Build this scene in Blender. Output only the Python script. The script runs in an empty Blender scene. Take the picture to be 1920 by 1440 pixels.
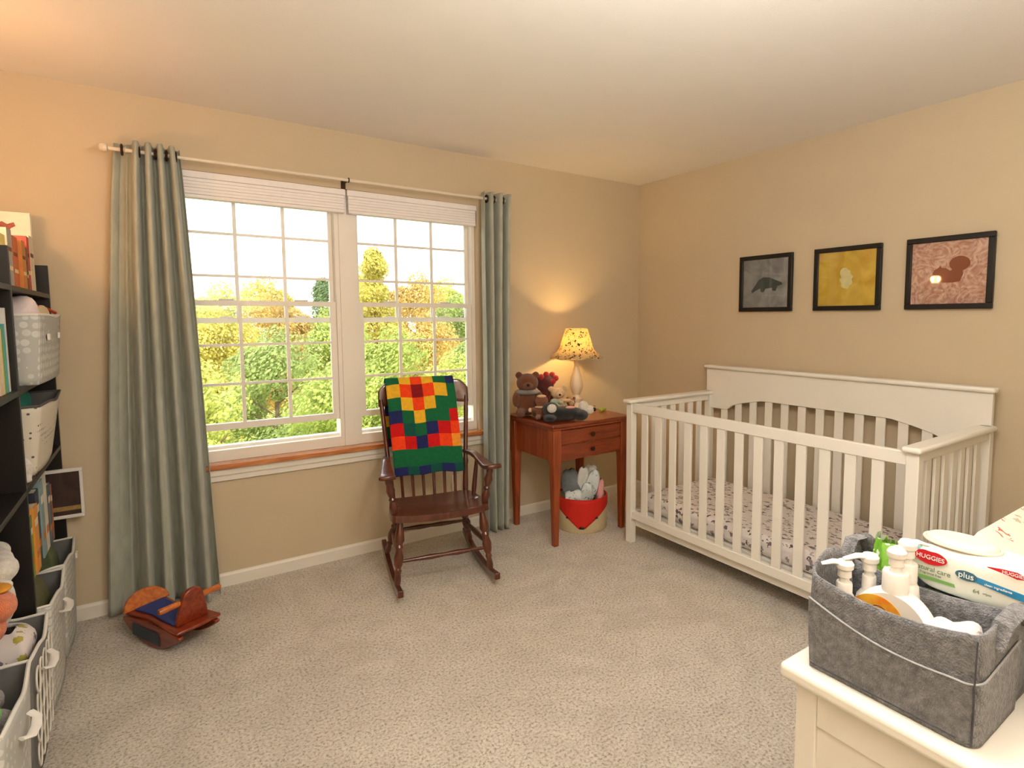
import bpy, bmesh, math, random
from mathutils import Vector, Matrix, Euler
rnd = random.Random(7)
S = bpy.context.scene
COL = S.collection
PI = math.pi

# ------------------------------------------------------------------ camera
cam_d = bpy.data.cameras.new('camera')
cam = bpy.data.objects.new('camera', cam_d); COL.objects.link(cam)
cam_d.sensor_width = 36.0; cam_d.lens = 19.963
cam_d.shift_x = -0.0439; cam_d.shift_y = -0.0197
cam_d.clip_start = 0.02; cam_d.clip_end = 300
YAW, PIT, ROL = 0.616602, -0.079927, -0.002796
f = Vector((math.sin(YAW)*math.cos(PIT), math.cos(YAW)*math.cos(PIT), math.sin(PIT)))
r = Vector((math.cos(YAW), -math.sin(YAW), 0)); u = r.cross(f)
r2 = r*math.cos(ROL)+u*math.sin(ROL); u2 = -r*math.sin(ROL)+u*math.cos(ROL)
cam.matrix_world = Matrix(((r2.x,u2.x,-f.x,-3.18458),(r2.y,u2.y,-f.y,-3.36267),(r2.z,u2.z,-f.z,1.39628),(0,0,0,1)))
S.camera = cam

# ------------------------------------------------------------------ world, sun, room lights and added fill, exposure
S.view_settings.view_transform = 'Standard'; S.view_settings.look = 'None'
S.view_settings.gamma = 1.0; S.view_settings.use_curve_mapping = False
S.view_settings.exposure = -0.02
W = bpy.data.worlds.new('overcast_sky'); S.world = W; W.use_nodes = True
wn = W.node_tree; bg = wn.nodes['Background']
bg.inputs['Color'].default_value = (0.93, 0.96, 1.0, 1); bg.inputs['Strength'].default_value = 3.4

def light(name, kind, loc, energy, color, size=0.1, rot=None, sizey=None):
    d = bpy.data.lights.new(name, kind); o = bpy.data.objects.new(name, d); COL.objects.link(o)
    o.location = loc; d.energy = energy; d.color = color
    if kind == 'AREA':
        d.size = size
        if sizey: d.shape = 'RECTANGLE'; d.size_y = sizey
    elif kind in ('POINT', 'SPOT'): d.shadow_soft_size = size
    if rot: o.rotation_euler = rot
    return o
sun = light('sun', 'SUN', (0, 0, 20), 4.0, (1.0, 0.94, 0.82), rot=(math.radians(48), 0, math.radians(-35)))
sun.data.angle = math.radians(3)
for i, (x0, x1) in enumerate(((-3.07, -2.31), (-2.21, -1.46))):
    p = light('window_portal', 'AREA', ((x0+x1)/2, 0.2, 1.38), 1, (1, 1, 1), x1-x0, rot=(-PI/2, 0, 0), sizey=1.36)
    p.data.cycles.is_portal = True
light('ceiling_fill', 'POINT', (-2.25, -2.75, 2.05), 36, (1.0, 0.97, 0.93), 0.16)  # unseen fill light added near the ceiling to brighten the room
light('bounce_fill', 'AREA', (-2.9, -3.62, 1.46), 62, (1.0, 0.985, 0.97), 1.2, rot=(PI, 0, 0), sizey=0.4)  # added upward fill out of view, brightens the ceiling like bounced flash
light('table_lamp_bulb', 'POINT', (-0.79, -0.22, 1.24), 20, (1.0, 0.62, 0.22), 0.03)
light('shelf_lamp_bulb', 'POINT', (-3.70, -0.707, 1.80), 25, (1.0, 0.52, 0.22), 0.035)

# ------------------------------------------------------------------ materials
def s2l(c):
    return tuple((v/12.92 if v <= 0.04045 else ((v+0.055)/1.055)**2.4) for v in (x/255 for x in c))
MC = {}
def mat(name, rgb, rough=0.6, var=0.06, nscale=30, bump=0.0, bscale=200, sheen=0, metal=0, coat=0, stretch=None, spec=None, trans=0):
    if name in MC: return MC[name]
    m = bpy.data.materials.new(name); m.use_nodes = True; nt = m.node_tree; N = nt.nodes; L = nt.links
    b = N['Principled BSDF']; c = s2l(rgb)
    tc = N.new('ShaderNodeTexCoord'); mp = N.new('ShaderNodeMapping'); L.new(tc.outputs['Object'], mp.inputs['Vector'])
    if stretch: mp.inputs['Scale'].default_value = stretch
    nz = N.new('ShaderNodeTexNoise'); nz.inputs['Scale'].default_value = nscale; nz.inputs['Detail'].default_value = 4
    L.new(mp.outputs['Vector'], nz.inputs['Vector'])
    rp = N.new('ShaderNodeValToRGB'); L.new(nz.outputs['Fac'], rp.inputs['Fac'])
    rp.color_ramp.elements[0].position = 0.3; rp.color_ramp.elements[1].position = 0.7
    rp.color_ramp.elements[0].color = (*[v*(1-var) for v in c], 1); rp.color_ramp.elements[1].color = (*[min(1, v*(1+var)) for v in c], 1)
    L.new(rp.outputs['Color'], b.inputs['Base Color'])
    b.inputs['Roughness'].default_value = rough; b.inputs['Metallic'].default_value = metal
    b.inputs['Coat Weight'].default_value = coat
    if sheen: b.inputs['Sheen Weight'].default_value = sheen
    if spec is not None: b.inputs['Specular IOR Level'].default_value = spec
    if bump:
        n2 = N.new('ShaderNodeTexNoise'); n2.inputs['Scale'].default_value = bscale; n2.inputs['Detail'].default_value = 3
        L.new(mp.outputs['Vector'], n2.inputs['Vector'])
        bp = N.new('ShaderNodeBump'); bp.inputs['Strength'].default_value = bump; bp.inputs['Distance'].default_value = 0.01
        L.new(n2.outputs['Fac'], bp.inputs['Height']); L.new(bp.outputs['Normal'], b.inputs['Normal'])
    if trans:
        t = N.new('ShaderNodeBsdfTranslucent'); L.new(rp.outputs['Color'], t.inputs['Color'])
        mx = N.new('ShaderNodeMixShader'); mx.inputs['Fac'].default_value = trans
        L.new(b.outputs['BSDF'], mx.inputs[1]); L.new(t.outputs['BSDF'], mx.inputs[2]); L.new(mx.outputs['Shader'], N['Material Output'].inputs['Surface'])
    MC[name] = m; return m

def mat_spots(name, base, spots, scale=25, thr=0.3, rough=0.7, trans=0, stretch=(1, 1, 1), warp=0.0, rand=1.0):
    """printed cloth: blotches of the given colours scattered over a base colour"""
    m = bpy.data.materials.new(name); m.use_nodes = True; nt = m.node_tree; N = nt.nodes; L = nt.links
    b = N['Principled BSDF']; b.inputs['Roughness'].default_value = rough
    tc = N.new('ShaderNodeTexCoord'); mp = N.new('ShaderNodeMapping'); L.new(tc.outputs['Object'], mp.inputs['Vector'])
    mp.inputs['Scale'].default_value = stretch
    vec = mp.outputs['Vector']
    if warp:
        nz = N.new('ShaderNodeTexNoise'); nz.inputs['Scale'].default_value = scale*1.6; L.new(vec, nz.inputs['Vector'])
        mx = N.new('ShaderNodeMixRGB'); mx.blend_type = 'LINEAR_LIGHT'; mx.inputs['Fac'].default_value = warp
        L.new(vec, mx.inputs[1]); L.new(nz.outputs['Color'], mx.inputs[2]); vec = mx.outputs['Color']
    vo = N.new('ShaderNodeTexVoronoi'); vo.inputs['Scale'].default_value = scale; vo.inputs['Randomness'].default_value = rand; L.new(vec, vo.inputs['Vector'])
    lt = N.new('ShaderNodeMath'); lt.operation = 'LESS_THAN'; lt.inputs[1].default_value = thr; L.new(vo.outputs['Distance'], lt.inputs[0])
    sep = N.new('ShaderNodeSeparateColor'); L.new(vo.outputs['Color'], sep.inputs['Color'])
    rp = N.new('ShaderNodeValToRGB'); rp.color_ramp.interpolation = 'CONSTANT'; L.new(sep.outputs[0], rp.inputs['Fac'])
    cs = [(*s2l(c), 1) for c in spots]
    rp.color_ramp.elements[0].color = cs[0]; rp.color_ramp.elements[1].position = 1.0/len(cs) if len(cs) > 1 else 1.0
    rp.color_ramp.elements[1].color = cs[-1] if len(cs) <= 2 else cs[1]
    for i in range(2, len(cs)):
        e = rp.color_ramp.elements.new(i/len(cs)); e.color = cs[i]
    mix = N.new('ShaderNodeMixRGB'); L.new(lt.outputs[0], mix.inputs['Fac']); mix.inputs[1].default_value = (*s2l(base), 1); L.new(rp.outputs['Color'], mix.inputs[2])
    L.new(mix.outputs['Color'], b.inputs['Base Color'])
    if trans:
        t = N.new('ShaderNodeBsdfTranslucent'); L.new(mix.outputs['Color'], t.inputs['Color'])
        ms = N.new('ShaderNodeMixShader'); ms.inputs['Fac'].default_value = trans
        L.new(b.outputs['BSDF'], ms.inputs[1]); L.new(t.outputs['BSDF'], ms.inputs[2]); L.new(ms.outputs['Shader'], N['Material Output'].inputs['Surface'])
    return m

def mat_wood(name, dark, light_, rough=0.35, scale=6, axis=2, coat=0.2):
    m = bpy.data.materials.new(name); m.use_nodes = True; nt = m.node_tree; N = nt.nodes; L = nt.links
    b = N['Principled BSDF']; b.inputs['Roughness'].default_value = rough; b.inputs['Coat Weight'].default_value = coat
    tc = N.new('ShaderNodeTexCoord'); mp = N.new('ShaderNodeMapping'); L.new(tc.outputs['Object'], mp.inputs['Vector'])
    sc = [12, 12, 12]; sc[axis] = 1.2; mp.inputs['Scale'].default_value = sc
    nz = N.new('ShaderNodeTexNoise'); nz.inputs['Scale'].default_value = scale; nz.inputs['Detail'].default_value = 6; nz.inputs['Distortion'].default_value = 0.6
    L.new(mp.outputs['Vector'], nz.inputs['Vector'])
    rp = N.new('ShaderNodeValToRGB'); L.new(nz.outputs['Fac'], rp.inputs['Fac'])
    rp.color_ramp.elements[0].position = 0.3; rp.color_ramp.elements[1].position = 0.72
    rp.color_ramp.elements[0].color = (*s2l(dark), 1); rp.color_ramp.elements[1].color = (*s2l(light_), 1)
    L.new(rp.outputs['Color'], b.inputs['Base Color']); return m

def mat_glass(name, tint=(1, 1, 1), spec=0.06):
    m = bpy.data.materials.new(name); m.use_nodes = True; nt = m.node_tree; N = nt.nodes; L = nt.links
    N.remove(N['Principled BSDF'])
    t = N.new('ShaderNodeBsdfTransparent'); t.inputs['Color'].default_value = (*tint, 1)
    g = N.new('ShaderNodeBsdfGlossy'); g.inputs['Roughness'].default_value = 0.03
    fr = N.new('ShaderNodeFresnel'); fr.inputs['IOR'].default_value = 1.45
    mx = N.new('ShaderNodeMixShader'); L.new(fr.outputs[0], mx.inputs['Fac']); L.new(t.outputs[0], mx.inputs[1]); L.new(g.outputs[0], mx.inputs[2])
    L.new(mx.outputs[0], N['Material Output'].inputs['Surface']); return m

def mat_emit(name, rgb, k):
    m = bpy.data.materials.new(name); m.use_nodes = True; b = m.node_tree.nodes['Principled BSDF']
    b.inputs['Base Color'].default_value = (*s2l(rgb), 1); b.inputs['Emission Color'].default_value = (*s2l(rgb), 1); b.inputs['Emission Strength'].default_value = k
    return m

M_wall = mat('beige_wall_paint', (203, 186, 157), 0.85, 0.015, 6, 0.08, 350)
M_ceil = mat('ceiling_paint', (238, 233, 227), 0.9, 0.01, 5, 0.10, 180)
M_white = mat('white_paint', (236, 232, 222), 0.35, 0.012, 8)
M_trim = mat('trim_paint', (232, 226, 214), 0.4, 0.012, 8)
M_vinyl = mat('window_vinyl', (236, 230, 220), 0.35, 0.01, 8)
M_blind = mat('blind_vinyl', (240, 234, 232), 0.5, 0.02, 40)
M_glass = mat_glass('window_glass')
M_sill = mat_wood('honey_sill_wood', (168, 92, 42), (214, 140, 78), 0.25, 5, 0, 0.5)
M_curt = mat('sage_curtain_cloth', (186, 189, 174), 0.62, 0.10, 30, 0.25, 260, sheen=0.4, stretch=(1, 1, 0.35), trans=0.22)
M_bronze = mat('bronze_ring', (62, 40, 26), 0.35, 0.1, 20, metal=0.6)
M_rod = mat('cream_rod', (226, 212, 190), 0.35, 0.02, 20)
M_chair = mat_wood('dark_chair_wood', (62, 26, 14), (104, 48, 26), 0.28, 5, 2, 0.5)
M_table = mat_wood('cherry_table_wood', (118, 46, 16), (168, 78, 32), 0.32, 4, 2, 0.35)
M_table_h = mat_wood('cherry_table_front', (104, 38, 14), (150, 66, 28), 0.32, 4, 0, 0.35)
M_black = mat('black_brown_laminate', (22, 18, 17), 0.4, 0.12, 30, stretch=(1, 1, 0.1))
M_blackf = mat('black_frame', (14, 11, 9), 0.4, 0.1, 30)
M_felt = mat('grey_felt', (118, 118, 121), 0.95, 0.42, 85, 0.8, 300, sheen=0.3)
M_feltd = mat('dark_felt_stitching', (70, 70, 76), 0.95, 0.2, 70)
M_plastic = mat('white_plastic', (232, 228, 222), 0.32, 0.01, 10)
M_cream = mat('cream_paint', (232, 214, 184), 0.35, 0.03, 20)
M_sheet = mat_spots('crib_sheet_print', (230, 222, 218), [(150, 140, 142), (120, 110, 112), (176, 160, 160), (96, 86, 86)], 26, 0.36, 0.8, stretch=(1.5, 1, 1), warp=0.03)
M_pad = mat_spots('pad_cover_print', (232, 222, 206), [(205, 96, 74), (120, 84, 70), (222, 120, 90), (190, 176, 150)], 24, 0.24, 0.8, stretch=(1.4, 1, 1), warp=0.04)
M_shade = mat_spots('lamp_shade_print', (240, 222, 176), [(60, 48, 40), (120, 60, 34), (84, 76, 50), (50, 44, 44)], 42, 0.34, 0.8, trans=0.6, warp=0.03)
M_bin = mat_spots('grey_lattice_cloth', (184, 184, 178), [(212, 212, 206), (208, 208, 202)], 34, 0.40, 0.8, rand=0.25)
M_dots = mat_spots('dotted_cloth', (222, 214, 198), [(104, 96, 88)], 44, 0.20, 0.8, rand=0.15)
M_bindark = mat('grey_bin_lining', (110, 110, 108), 0.9, 0.08, 40)
M_cord = mat('white_binding', (226, 222, 214), 0.7, 0.03, 60)

# ------------------------------------------------------------------ mesh helpers
class MB:
    def __init__(s): s.v = []; s.f = []; s.mi = []; s.cur = 0
    def add(s, vs, fs):
        n = len(s.v); s.v += [tuple(p) for p in vs]; s.f += [tuple(i+n for i in q) for q in fs]; s.mi += [s.cur]*len(fs); return s
    def box(s, x0, x1, y0, y1, z0, z1, M=None):
        vs = [Vector((x, y, z)) for z in (z0, z1) for y in (y0, y1) for x in (x0, x1)]
        if M: vs = [M @ p for p in vs]
        return s.add(vs, [(0, 2, 3, 1), (4, 5, 7, 6), (0, 1, 5, 4), (2, 6, 7, 3), (0, 4, 6, 2), (1, 3, 7, 5)])
    def tube(s, pts, rad, n=12, cap=True, flat=1.0):
        pts = [Vector(p) for p in pts]
        if not isinstance(rad, (list, tuple)): rad = [rad]*len(pts)
        vs = []; fs = []
        up = None
        for i, p in enumerate(pts):
            t = (pts[min(i+1, len(pts)-1)]-pts[max(i-1, 0)]).normalized()
            if up is None: up = Vector((0, 0, 1)) if abs(t.z) < 0.9 else Vector((1, 0, 0))
            a = t.cross(up).normalized(); b = a.cross(t).normalized(); up = b
            for k in range(n):
                w = 2*PI*k/n; vs.append(p+(a*math.cos(w)+b*math.sin(w)*flat)*rad[i])
        for i in range(len(pts)-1):
            for k in range(n): fs.append((i*n+k, i*n+(k+1) % n, (i+1)*n+(k+1) % n, (i+1)*n+k))
        if cap: fs.append(tuple(range(n-1, -1, -1))); fs.append(tuple((len(pts)-1)*n+k for k in range(n)))
        return s.add(vs, fs)
    def turned(s, p0, p1, prof, n=16):
        """lathe along p0->p1; prof = (t, radius)"""
        p0 = Vector(p0); p1 = Vector(p1)
        return s.tube([p0+(p1-p0)*t for t, _ in prof], [q for _, q in prof], n)
    def lathe(s, prof, c=(0, 0, 0), n=24, capb=True, capt=True, wob=None):
        vs = []; fs = []
        for i, (rr, z) in enumerate(prof):
            for k in range(n):
                w = 2*PI*k/n; q = rr if not wob else rr*(1+wob(w, i))
                vs.append((c[0]+q*math.cos(w), c[1]+q*math.sin(w), c[2]+z))
        for i in range(len(prof)-1):
            for k in range(n): fs.append((i*n+k, i*n+(k+1) % n, (i+1)*n+(k+1) % n, (i+1)*n+k))
        if capb: fs.append(tuple(range(n-1, -1, -1)))
        if capt: fs.append(tuple((len(prof)-1)*n+k for k in range(n)))
        return s.add(vs, fs)
    def ball(s, c, rad, n=16, m=10, M=None, noise=0.0):
        if not isinstance(rad, (tuple, list)): rad = (rad,)*3
        vs = [Vector((0, 0, -rad[2]))]; fs = []
        for j in range(1, m):
            a = -PI/2+PI*j/m
            for k in range(n):
                w = 2*PI*k/n; q = 1+noise*(rnd.random()-0.5)
                vs.append(Vector((math.cos(a)*math.cos(w)*rad[0]*q, math.cos(a)*math.sin(w)*rad[1]*q, math.sin(a)*rad[2]*q)))
        vs.append(Vector((0, 0, rad[2])))
        for k in range(n): fs.append((0, 1+(k+1) % n, 1+k))
        for j in range(m-2):
            for k in range(n): fs.append((1+j*n+k, 1+j*n+(k+1) % n, 1+(j+1)*n+(k+1) % n, 1+(j+1)*n+k))
        t = len(vs)-1
        for k in range(n): fs.append((1+(m-2)*n+k, 1+(m-2)*n+(k+1) % n, t))
        if M: vs = [M @ p for p in vs]
        return s.add([p+Vector(c) for p in vs], fs)
    def prism(s, poly, d, M=None):
        """poly = 2D points in the xz plane, extruded d=(y0, y1)"""
        n = len(poly); vs = [Vector((x, d[0], z)) for x, z in poly]+[Vector((x, d[1], z)) for x, z in poly]
        if M: vs = [M @ p for p in vs]
        fs = [tuple(range(n)), tuple(range(2*n-1, n-1, -1))]+[(i, i+n, (i+1) % n+n, (i+1) % n) for i in range(n)]
        return s.add(vs, fs)
    def torus(s, c, R, q, axis='y', n=24, m=10):
        vs = []; fs = []
        for i in range(n):
            a = 2*PI*i/n
            for j in range(m):
                b = 2*PI*j/m; rr = R+q*math.cos(b); h = q*math.sin(b)
                p = {'y': (rr*math.cos(a), h, rr*math.sin(a)), 'x': (h, rr*math.cos(a), rr*math.sin(a)), 'z': (rr*math.cos(a), rr*math.sin(a), h)}[axis]
                vs.append(tuple(c[k]+p[k] for k in range(3)))
        for i in range(n):
            for j in range(m): fs.append((i*m+j, ((i+1) % n)*m+j, ((i+1) % n)*m+(j+1) % m, i*m+(j+1) % m))
        return s.add(vs, fs)
    def grid(s, fn, nu, nv, closed_u=False):
        vs = [Vector(fn(i/nu, j/nv)) for j in range(nv+1) for i in range(nu+(0 if closed_u else 1))]
        w = nu if closed_u else nu+1; fs = []
        for j in range(nv):
            for i in range(nu):
                a = j*w+i; b = j*w+(i+1) % w; fs.append((a, b, b+w, a+w))
        return s.add(vs, fs)
    def build(s, name, mats, parent=None, smooth=True, bevel=0, angle=35, solid=0, subsurf=0, seg=2):
        me = bpy.data.meshes.new(name); me.from_pydata(s.v, [], s.f)
        if not isinstance(mats, (list, tuple)): mats = [mats]
        for m in mats: me.materials.append(m)
        me.polygons.foreach_set('material_index', s.mi)
        bm = bmesh.new(); bm.from_mesh(me); bmesh.ops.recalc_face_normals(bm, faces=bm.faces[:]); bm.to_mesh(me); bm.free()
        if smooth:
            me.polygons.foreach_set('use_smooth', [True]*len(me.polygons)); me.set_sharp_from_angle(angle=math.radians(angle))
        me.update()
        o = bpy.data.objects.new(name, me); COL.objects.link(o)
        if parent: o.parent = parent
        if solid: k = o.modifiers.new('thickness', 'SOLIDIFY'); k.thickness = solid; k.offset = 0
        if bevel:
            k = o.modifiers.new('bevel', 'BEVEL'); k.width = bevel; k.segments = seg; k.limit_method = 'ANGLE'; k.angle_limit = math.radians(40); k.harden_normals = False
        if subsurf: k = o.modifiers.new('subdivision', 'SUBSURF'); k.levels = subsurf; k.render_levels = subsurf
        return o

def empty(name, label, cat, loc=(0, 0, 0), rz=0, group=None, scale=1):
    o = bpy.data.objects.new(name, None); COL.objects.link(o); o.location = loc; o.rotation_euler = (0, 0, rz); o.empty_display_size = 0.05
    o['label'] = label; o['category'] = cat
    if scale != 1: o.scale = (scale,)*3
    if group: o['group'] = group
    return o
def tag(o, label, cat, group=None, kind=None):
    o['label'] = label; o['category'] = cat
    if group: o['group'] = group
    if kind: o['kind'] = kind
    return o
def struct(o, label=None, cat=None):
    o['kind'] = 'structure'
    if label: o['label'] = label
    if cat: o['category'] = cat
    return o
def bx(name, a, m, parent=None, bevel=0.0, M=None, **k):
    return MB().box(*a, M=M).build(name, m, parent, bevel=bevel, smooth=k.pop('smooth', False) or bevel > 0, **k)
def copy_tree(o, parent=None):
    c = o.copy(); COL.objects.link(c)
    if parent: c.parent = parent
    for ch in [q for q in COL.objects if q.parent == o]: copy_tree(ch, c)
    return c
def text(name, body, size, m, parent, M, extrude=0.0003, bold=0.0):
    cu = bpy.data.curves.new(name, 'FONT'); cu.body = body; cu.size = size; cu.extrude = extrude; cu.align_x = 'CENTER'; cu.align_y = 'CENTER'; cu.offset = bold
    t = bpy.data.objects.new(name, cu); COL.objects.link(t)
    bpy.context.view_layer.update(); dg = bpy.context.evaluated_depsgraph_get()
    me = bpy.data.meshes.new_from_object(t.evaluated_get(dg)); bpy.data.objects.remove(t)
    me.materials.clear(); me.materials.append(m)
    me.transform(M); o = bpy.data.objects.new(name, me); COL.objects.link(o); o.parent = parent; return o

# ------------------------------------------------------------------ room shell
XW, YS, H = -3.93, -3.95, 2.44
WX0, WX1, WZ0, WZ1 = -3.09, -1.44, 0.625, 2.127
def mat_carpet():
    m = bpy.data.materials.new('speckled_carpet'); m.use_nodes = True; nt = m.node_tree; N = nt.nodes; L = nt.links
    b = N['Principled BSDF']; b.inputs['Roughness'].default_value = 0.95; b.inputs['Sheen Weight'].default_value = 0.3
    tc = N.new('ShaderNodeTexCoord')
    n1 = N.new('ShaderNodeTexNoise'); n1.inputs['Scale'].default_value = 100; n1.inputs['Detail'].default_value = 5; n1.inputs['Roughness'].default_value = 0.7; L.new(tc.outputs['Object'], n1.inputs['Vector'])
    n2 = N.new('ShaderNodeTexNoise'); n2.inputs['Scale'].default_value = 3.5; n2.inputs['Detail'].default_value = 3; n2.inputs['Distortion'].default_value = 1.5; L.new(tc.outputs['Object'], n2.inputs['Vector'])
    r1 = N.new('ShaderNodeValToRGB'); L.new(n1.outputs['Fac'], r1.inputs['Fac'])
    e = r1.color_ramp.elements; e[0].position = 0.36; e[0].color = (*s2l((150, 130, 106)), 1); e[1].position = 0.60; e[1].color = (*s2l((240, 232, 218)), 1)
    k = e.new(0.46); k.color = (*s2l((216, 204, 186)), 1)
    r2 = N.new('ShaderNodeValToRGB'); L.new(n2.outputs['Fac'], r2.inputs['Fac'])
    r2.color_ramp.elements[0].position = 0.35; r2.color_ramp.elements[0].color = (0.84, 0.83, 0.81, 1); r2.color_ramp.elements[1].position = 0.65; r2.color_ramp.elements[1].color = (1, 1, 1, 1)
    mx = N.new('ShaderNodeMixRGB'); mx.blend_type = 'MULTIPLY'; mx.inputs['Fac'].default_value = 1; L.new(r1.outputs['Color'], mx.inputs[1]); L.new(r2.outputs['Color'], mx.inputs[2])
    L.new(mx.outputs['Color'], b.inputs['Base Color'])
    bp = N.new('ShaderNodeBump'); bp.inputs['Strength'].default_value = 0.9; bp.inputs['Distance'].default_value = 0.012; L.new(n1.outputs['Fac'], bp.inputs['Height']); L.new(bp.outputs['Normal'], b.inputs['Normal'])
    return m
M_carpet = mat_carpet()
struct(bx('floor', (XW, 0, YS, 0, -0.1, 0), M_carpet))
struct(bx('ceiling', (XW-0.15, 0.15, YS-0.15, 0.15, H, H+0.12), M_ceil))
w = MB()
for a in ((XW-0.15, WX0, 0, 0.15, -0.1, H), (WX1, 0.15, 0, 0.15, -0.1, H), (WX0, WX1, 0, 0.15, -0.1, WZ0), (WX0, WX1, 0, 0.15, WZ1, H)): w.box(*a)
struct(w.build('wall_north', M_wall, smooth=False))
struct(bx('wall_east', (0, 0.15, YS, 0, -0.1, H), M_wall))
struct(bx('wall_west', (XW-0.15, XW, YS, 0, -0.1, H), M_wall))
struct(bx('wall_south', (XW-0.15, 0.15, YS-0.15, YS, -0.1, H), M_wall))
def baseboard(name, a, b, nrm):
    a = Vector(a); b = Vector(b); n = Vector(nrm)
    prof = [(0, 0), (0.014, 0), (0.014, 0.058), (0.010, 0.066), (0.004, 0.070), (0, 0.070)]
    m = MB(); k = len(prof)
    vs = [p+n*d+Vector((0, 0, z)) for p in (a, b) for d, z in prof]
    m.add(vs, [tuple(range(k)), tuple(range(2*k-1, k-1, -1))]+[(i, (i+1) % k, (i+1) % k+k, i+k) for i in range(k)])
    return struct(m.build(name, M_trim, smooth=False))
baseboard('baseboard_north', (XW+0.015, 0, 0), (0, 0, 0), (0, -1, 0))
baseboard('baseboard_east', (0, -0.015, 0), (0, YS, 0), (-1, 0, 0))
baseboard('baseboard_west', (XW, 0, 0), (XW, YS, 0), (1, 0, 0))
# stool and apron
XY = Matrix(((1, 0, 0, 0), (0, 0, 1, 0), (0, 1, 0, 0), (0, 0, 0, 1)))
st = MB(); st.prism([(WX0+.06, -.045), (WX1+.03, -.045), (WX1+.03, -.001), (WX1-.001, -.001), (WX1-.001, .15), (WX0+.001, .15), (WX0+.001, -.001), (WX0+.06, -.001)], (0.628, 0.655), XY)
struct(st.build('trim_1', M_sill, bevel=0.004))
ap = MB(); ap.prism([(-.001, .562), (-.016, .562), (-.016, .588), (-.023, .594), (-.023, .627), (-.001, .627)], (WX0-.04, WX1+.04), Matrix(((0, 1, 0, 0), (1, 0, 0, 0), (0, 0, 1, 0), (0, 0, 0, 1))))
struct(ap.build('trim_2', M_trim, bevel=0.002))
struct(bx('trim_3', (-2.2995, -2.2225, 0.03, 0.12, 0.656, WZ1), M_vinyl))     # centre mullion

def muntins(m, x0, x1, z0, z1, y, cols=3, rows=3, t=0.0085):
    for i in range(1, cols):
        x = x0+(x1-x0)*i/cols; m.box(x-t, x+t, y-0.006, y+0.006, z0, z1)
    for j in range(1, rows):
        z = z0+(z1-z0)*j/rows; m.box(x0, x1, y-0.005, y+0.005, z-t*0.8, z+t*0.8)
def double_hung(n, X0, X1):
    root = bpy.data.objects.new('window_%d' % n, None); COL.objects.link(root); root['kind'] = 'structure'
    fr = MB(); j = 0.022
    fr.box(X0, X0+j, 0.036, 0.124, 0.713, 2.089); fr.box(X1-j, X1, 0.036, 0.124, 0.713, 2.089); fr.box(X0, X1, 0.035, 0.125, 2.089, WZ1)
    fr.box(X0, X1, 0.035, 0.125, 0.656, 0.713); fr.box(X0+j, X1-j, 0.078, 0.124, 0.713, 0.728)
    fr.build('window_frame', M_vinyl, root, smooth=False)
    def sash(name, z0, z1, y0, y1, br, tr, sw):
        m = MB(); a, b = X0+j, X1-j
        a += .0005; b -= .0005
        m.box(a, a+sw, y0+.0015, y1-.0015, z0+br, z1-tr); m.box(b-sw, b, y0+.0015, y1-.0015, z0+br, z1-tr); m.box(a, b, y0, y1, z0, z0+br); m.box(a, b, y0, y1, z1-tr, z1)
        o = m.build(name, M_vinyl, root, smooth=False)
        g = MB(); muntins(g, a+sw, b-sw, z0+br, z1-tr, (y0+y1)/2); g.build('muntin_grille', M_vinyl, o, smooth=False)
        MB().box(a+sw, b-sw, (y0+y1)/2-0.001, (y0+y1)/2+0.001, z0+br, z1-tr).build('pane', M_glass, o, smooth=False)
        return o
    sash('upper_sash', 1.376, 2.09, 0.088, 0.112, 0.028, 0.03, 0.022)
    lo = sash('lower_sash', 0.816, 1.494, 0.050, 0.076, 0.034, 0.027, 0.032)
    for t in (0.28, 0.74):
        xx = X0+(X1-X0)*t; MB().box(xx-0.035, xx+0.035, 0.052, 0.074, 1.494, 1.503).build('sash_lock', M_vinyl, lo, bevel=0.004)
        MB().box(xx-0.03, xx+0.03, 0.080, 0.088, 1.404, 1.412).build('tilt_latch', M_vinyl, root, bevel=0.003)
double_hung(1, WX0, -2.300); double_hung(2, -2.222, WX1)

# blinds, pulled up
def blind(X0, X1, label):
    t = empty('window_blind', label, 'window blind', ((X0+X1)/2, 0.02, 2.06), group='raised blinds above the window'); c = (X0+X1)/2
    def b_(name, a, m, **k): return bx(name, (a[0]-c, a[1]-c, a[2]-0.02, a[3]-0.02, a[4]-2.06, a[5]-2.06), m, t, **k)
    b_('valance', (X0, X1, -0.020, -0.008, 2.088, 2.122), M_blind, bevel=0.004)
    b_('headrail', (X0+0.01, X1-0.01, -0.006, 0.030, 2.085, 2.122), M_blind)
    for i in range(5): b_('slat', (X0+0.006, X1-0.006, -0.016+0.001*(i % 2), 0.030, 2.0110+i*0.0154, 2.0254+i*0.0154), M_blind)
    b_('bottom_rail', (X0+0.006, X1-0.006, -0.018, 0.031, 1.992, 2.010), M_blind, bevel=0.003)
blind(WX0+0.008, -2.268, 'raised white slatted blind above the left window unit')
blind(-2.260, WX1-0.008, 'raised white slatted blind above the right window unit')

# outlet
o_ = empty('wall_outlet', 'small cream outlet plate low on the wall behind the rocking chair', 'outlet', (-1.615, -0.004, 0.324))
bx('cover_plate', (-0.035, 0.035, -0.004, 0.003, -0.057, 0.057), M_rod, o_, bevel=0.003)
for dz in (-0.025, 0.025): MB().lathe([(0.015, 0), (0.015, 0.0025)], (0, 0, 0), 16).build('socket', M_cream, o_).matrix_local = Matrix.Translation((0, -0.0038, dz)) @ Matrix.Rotation(PI/2, 4, 'X')

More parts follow.
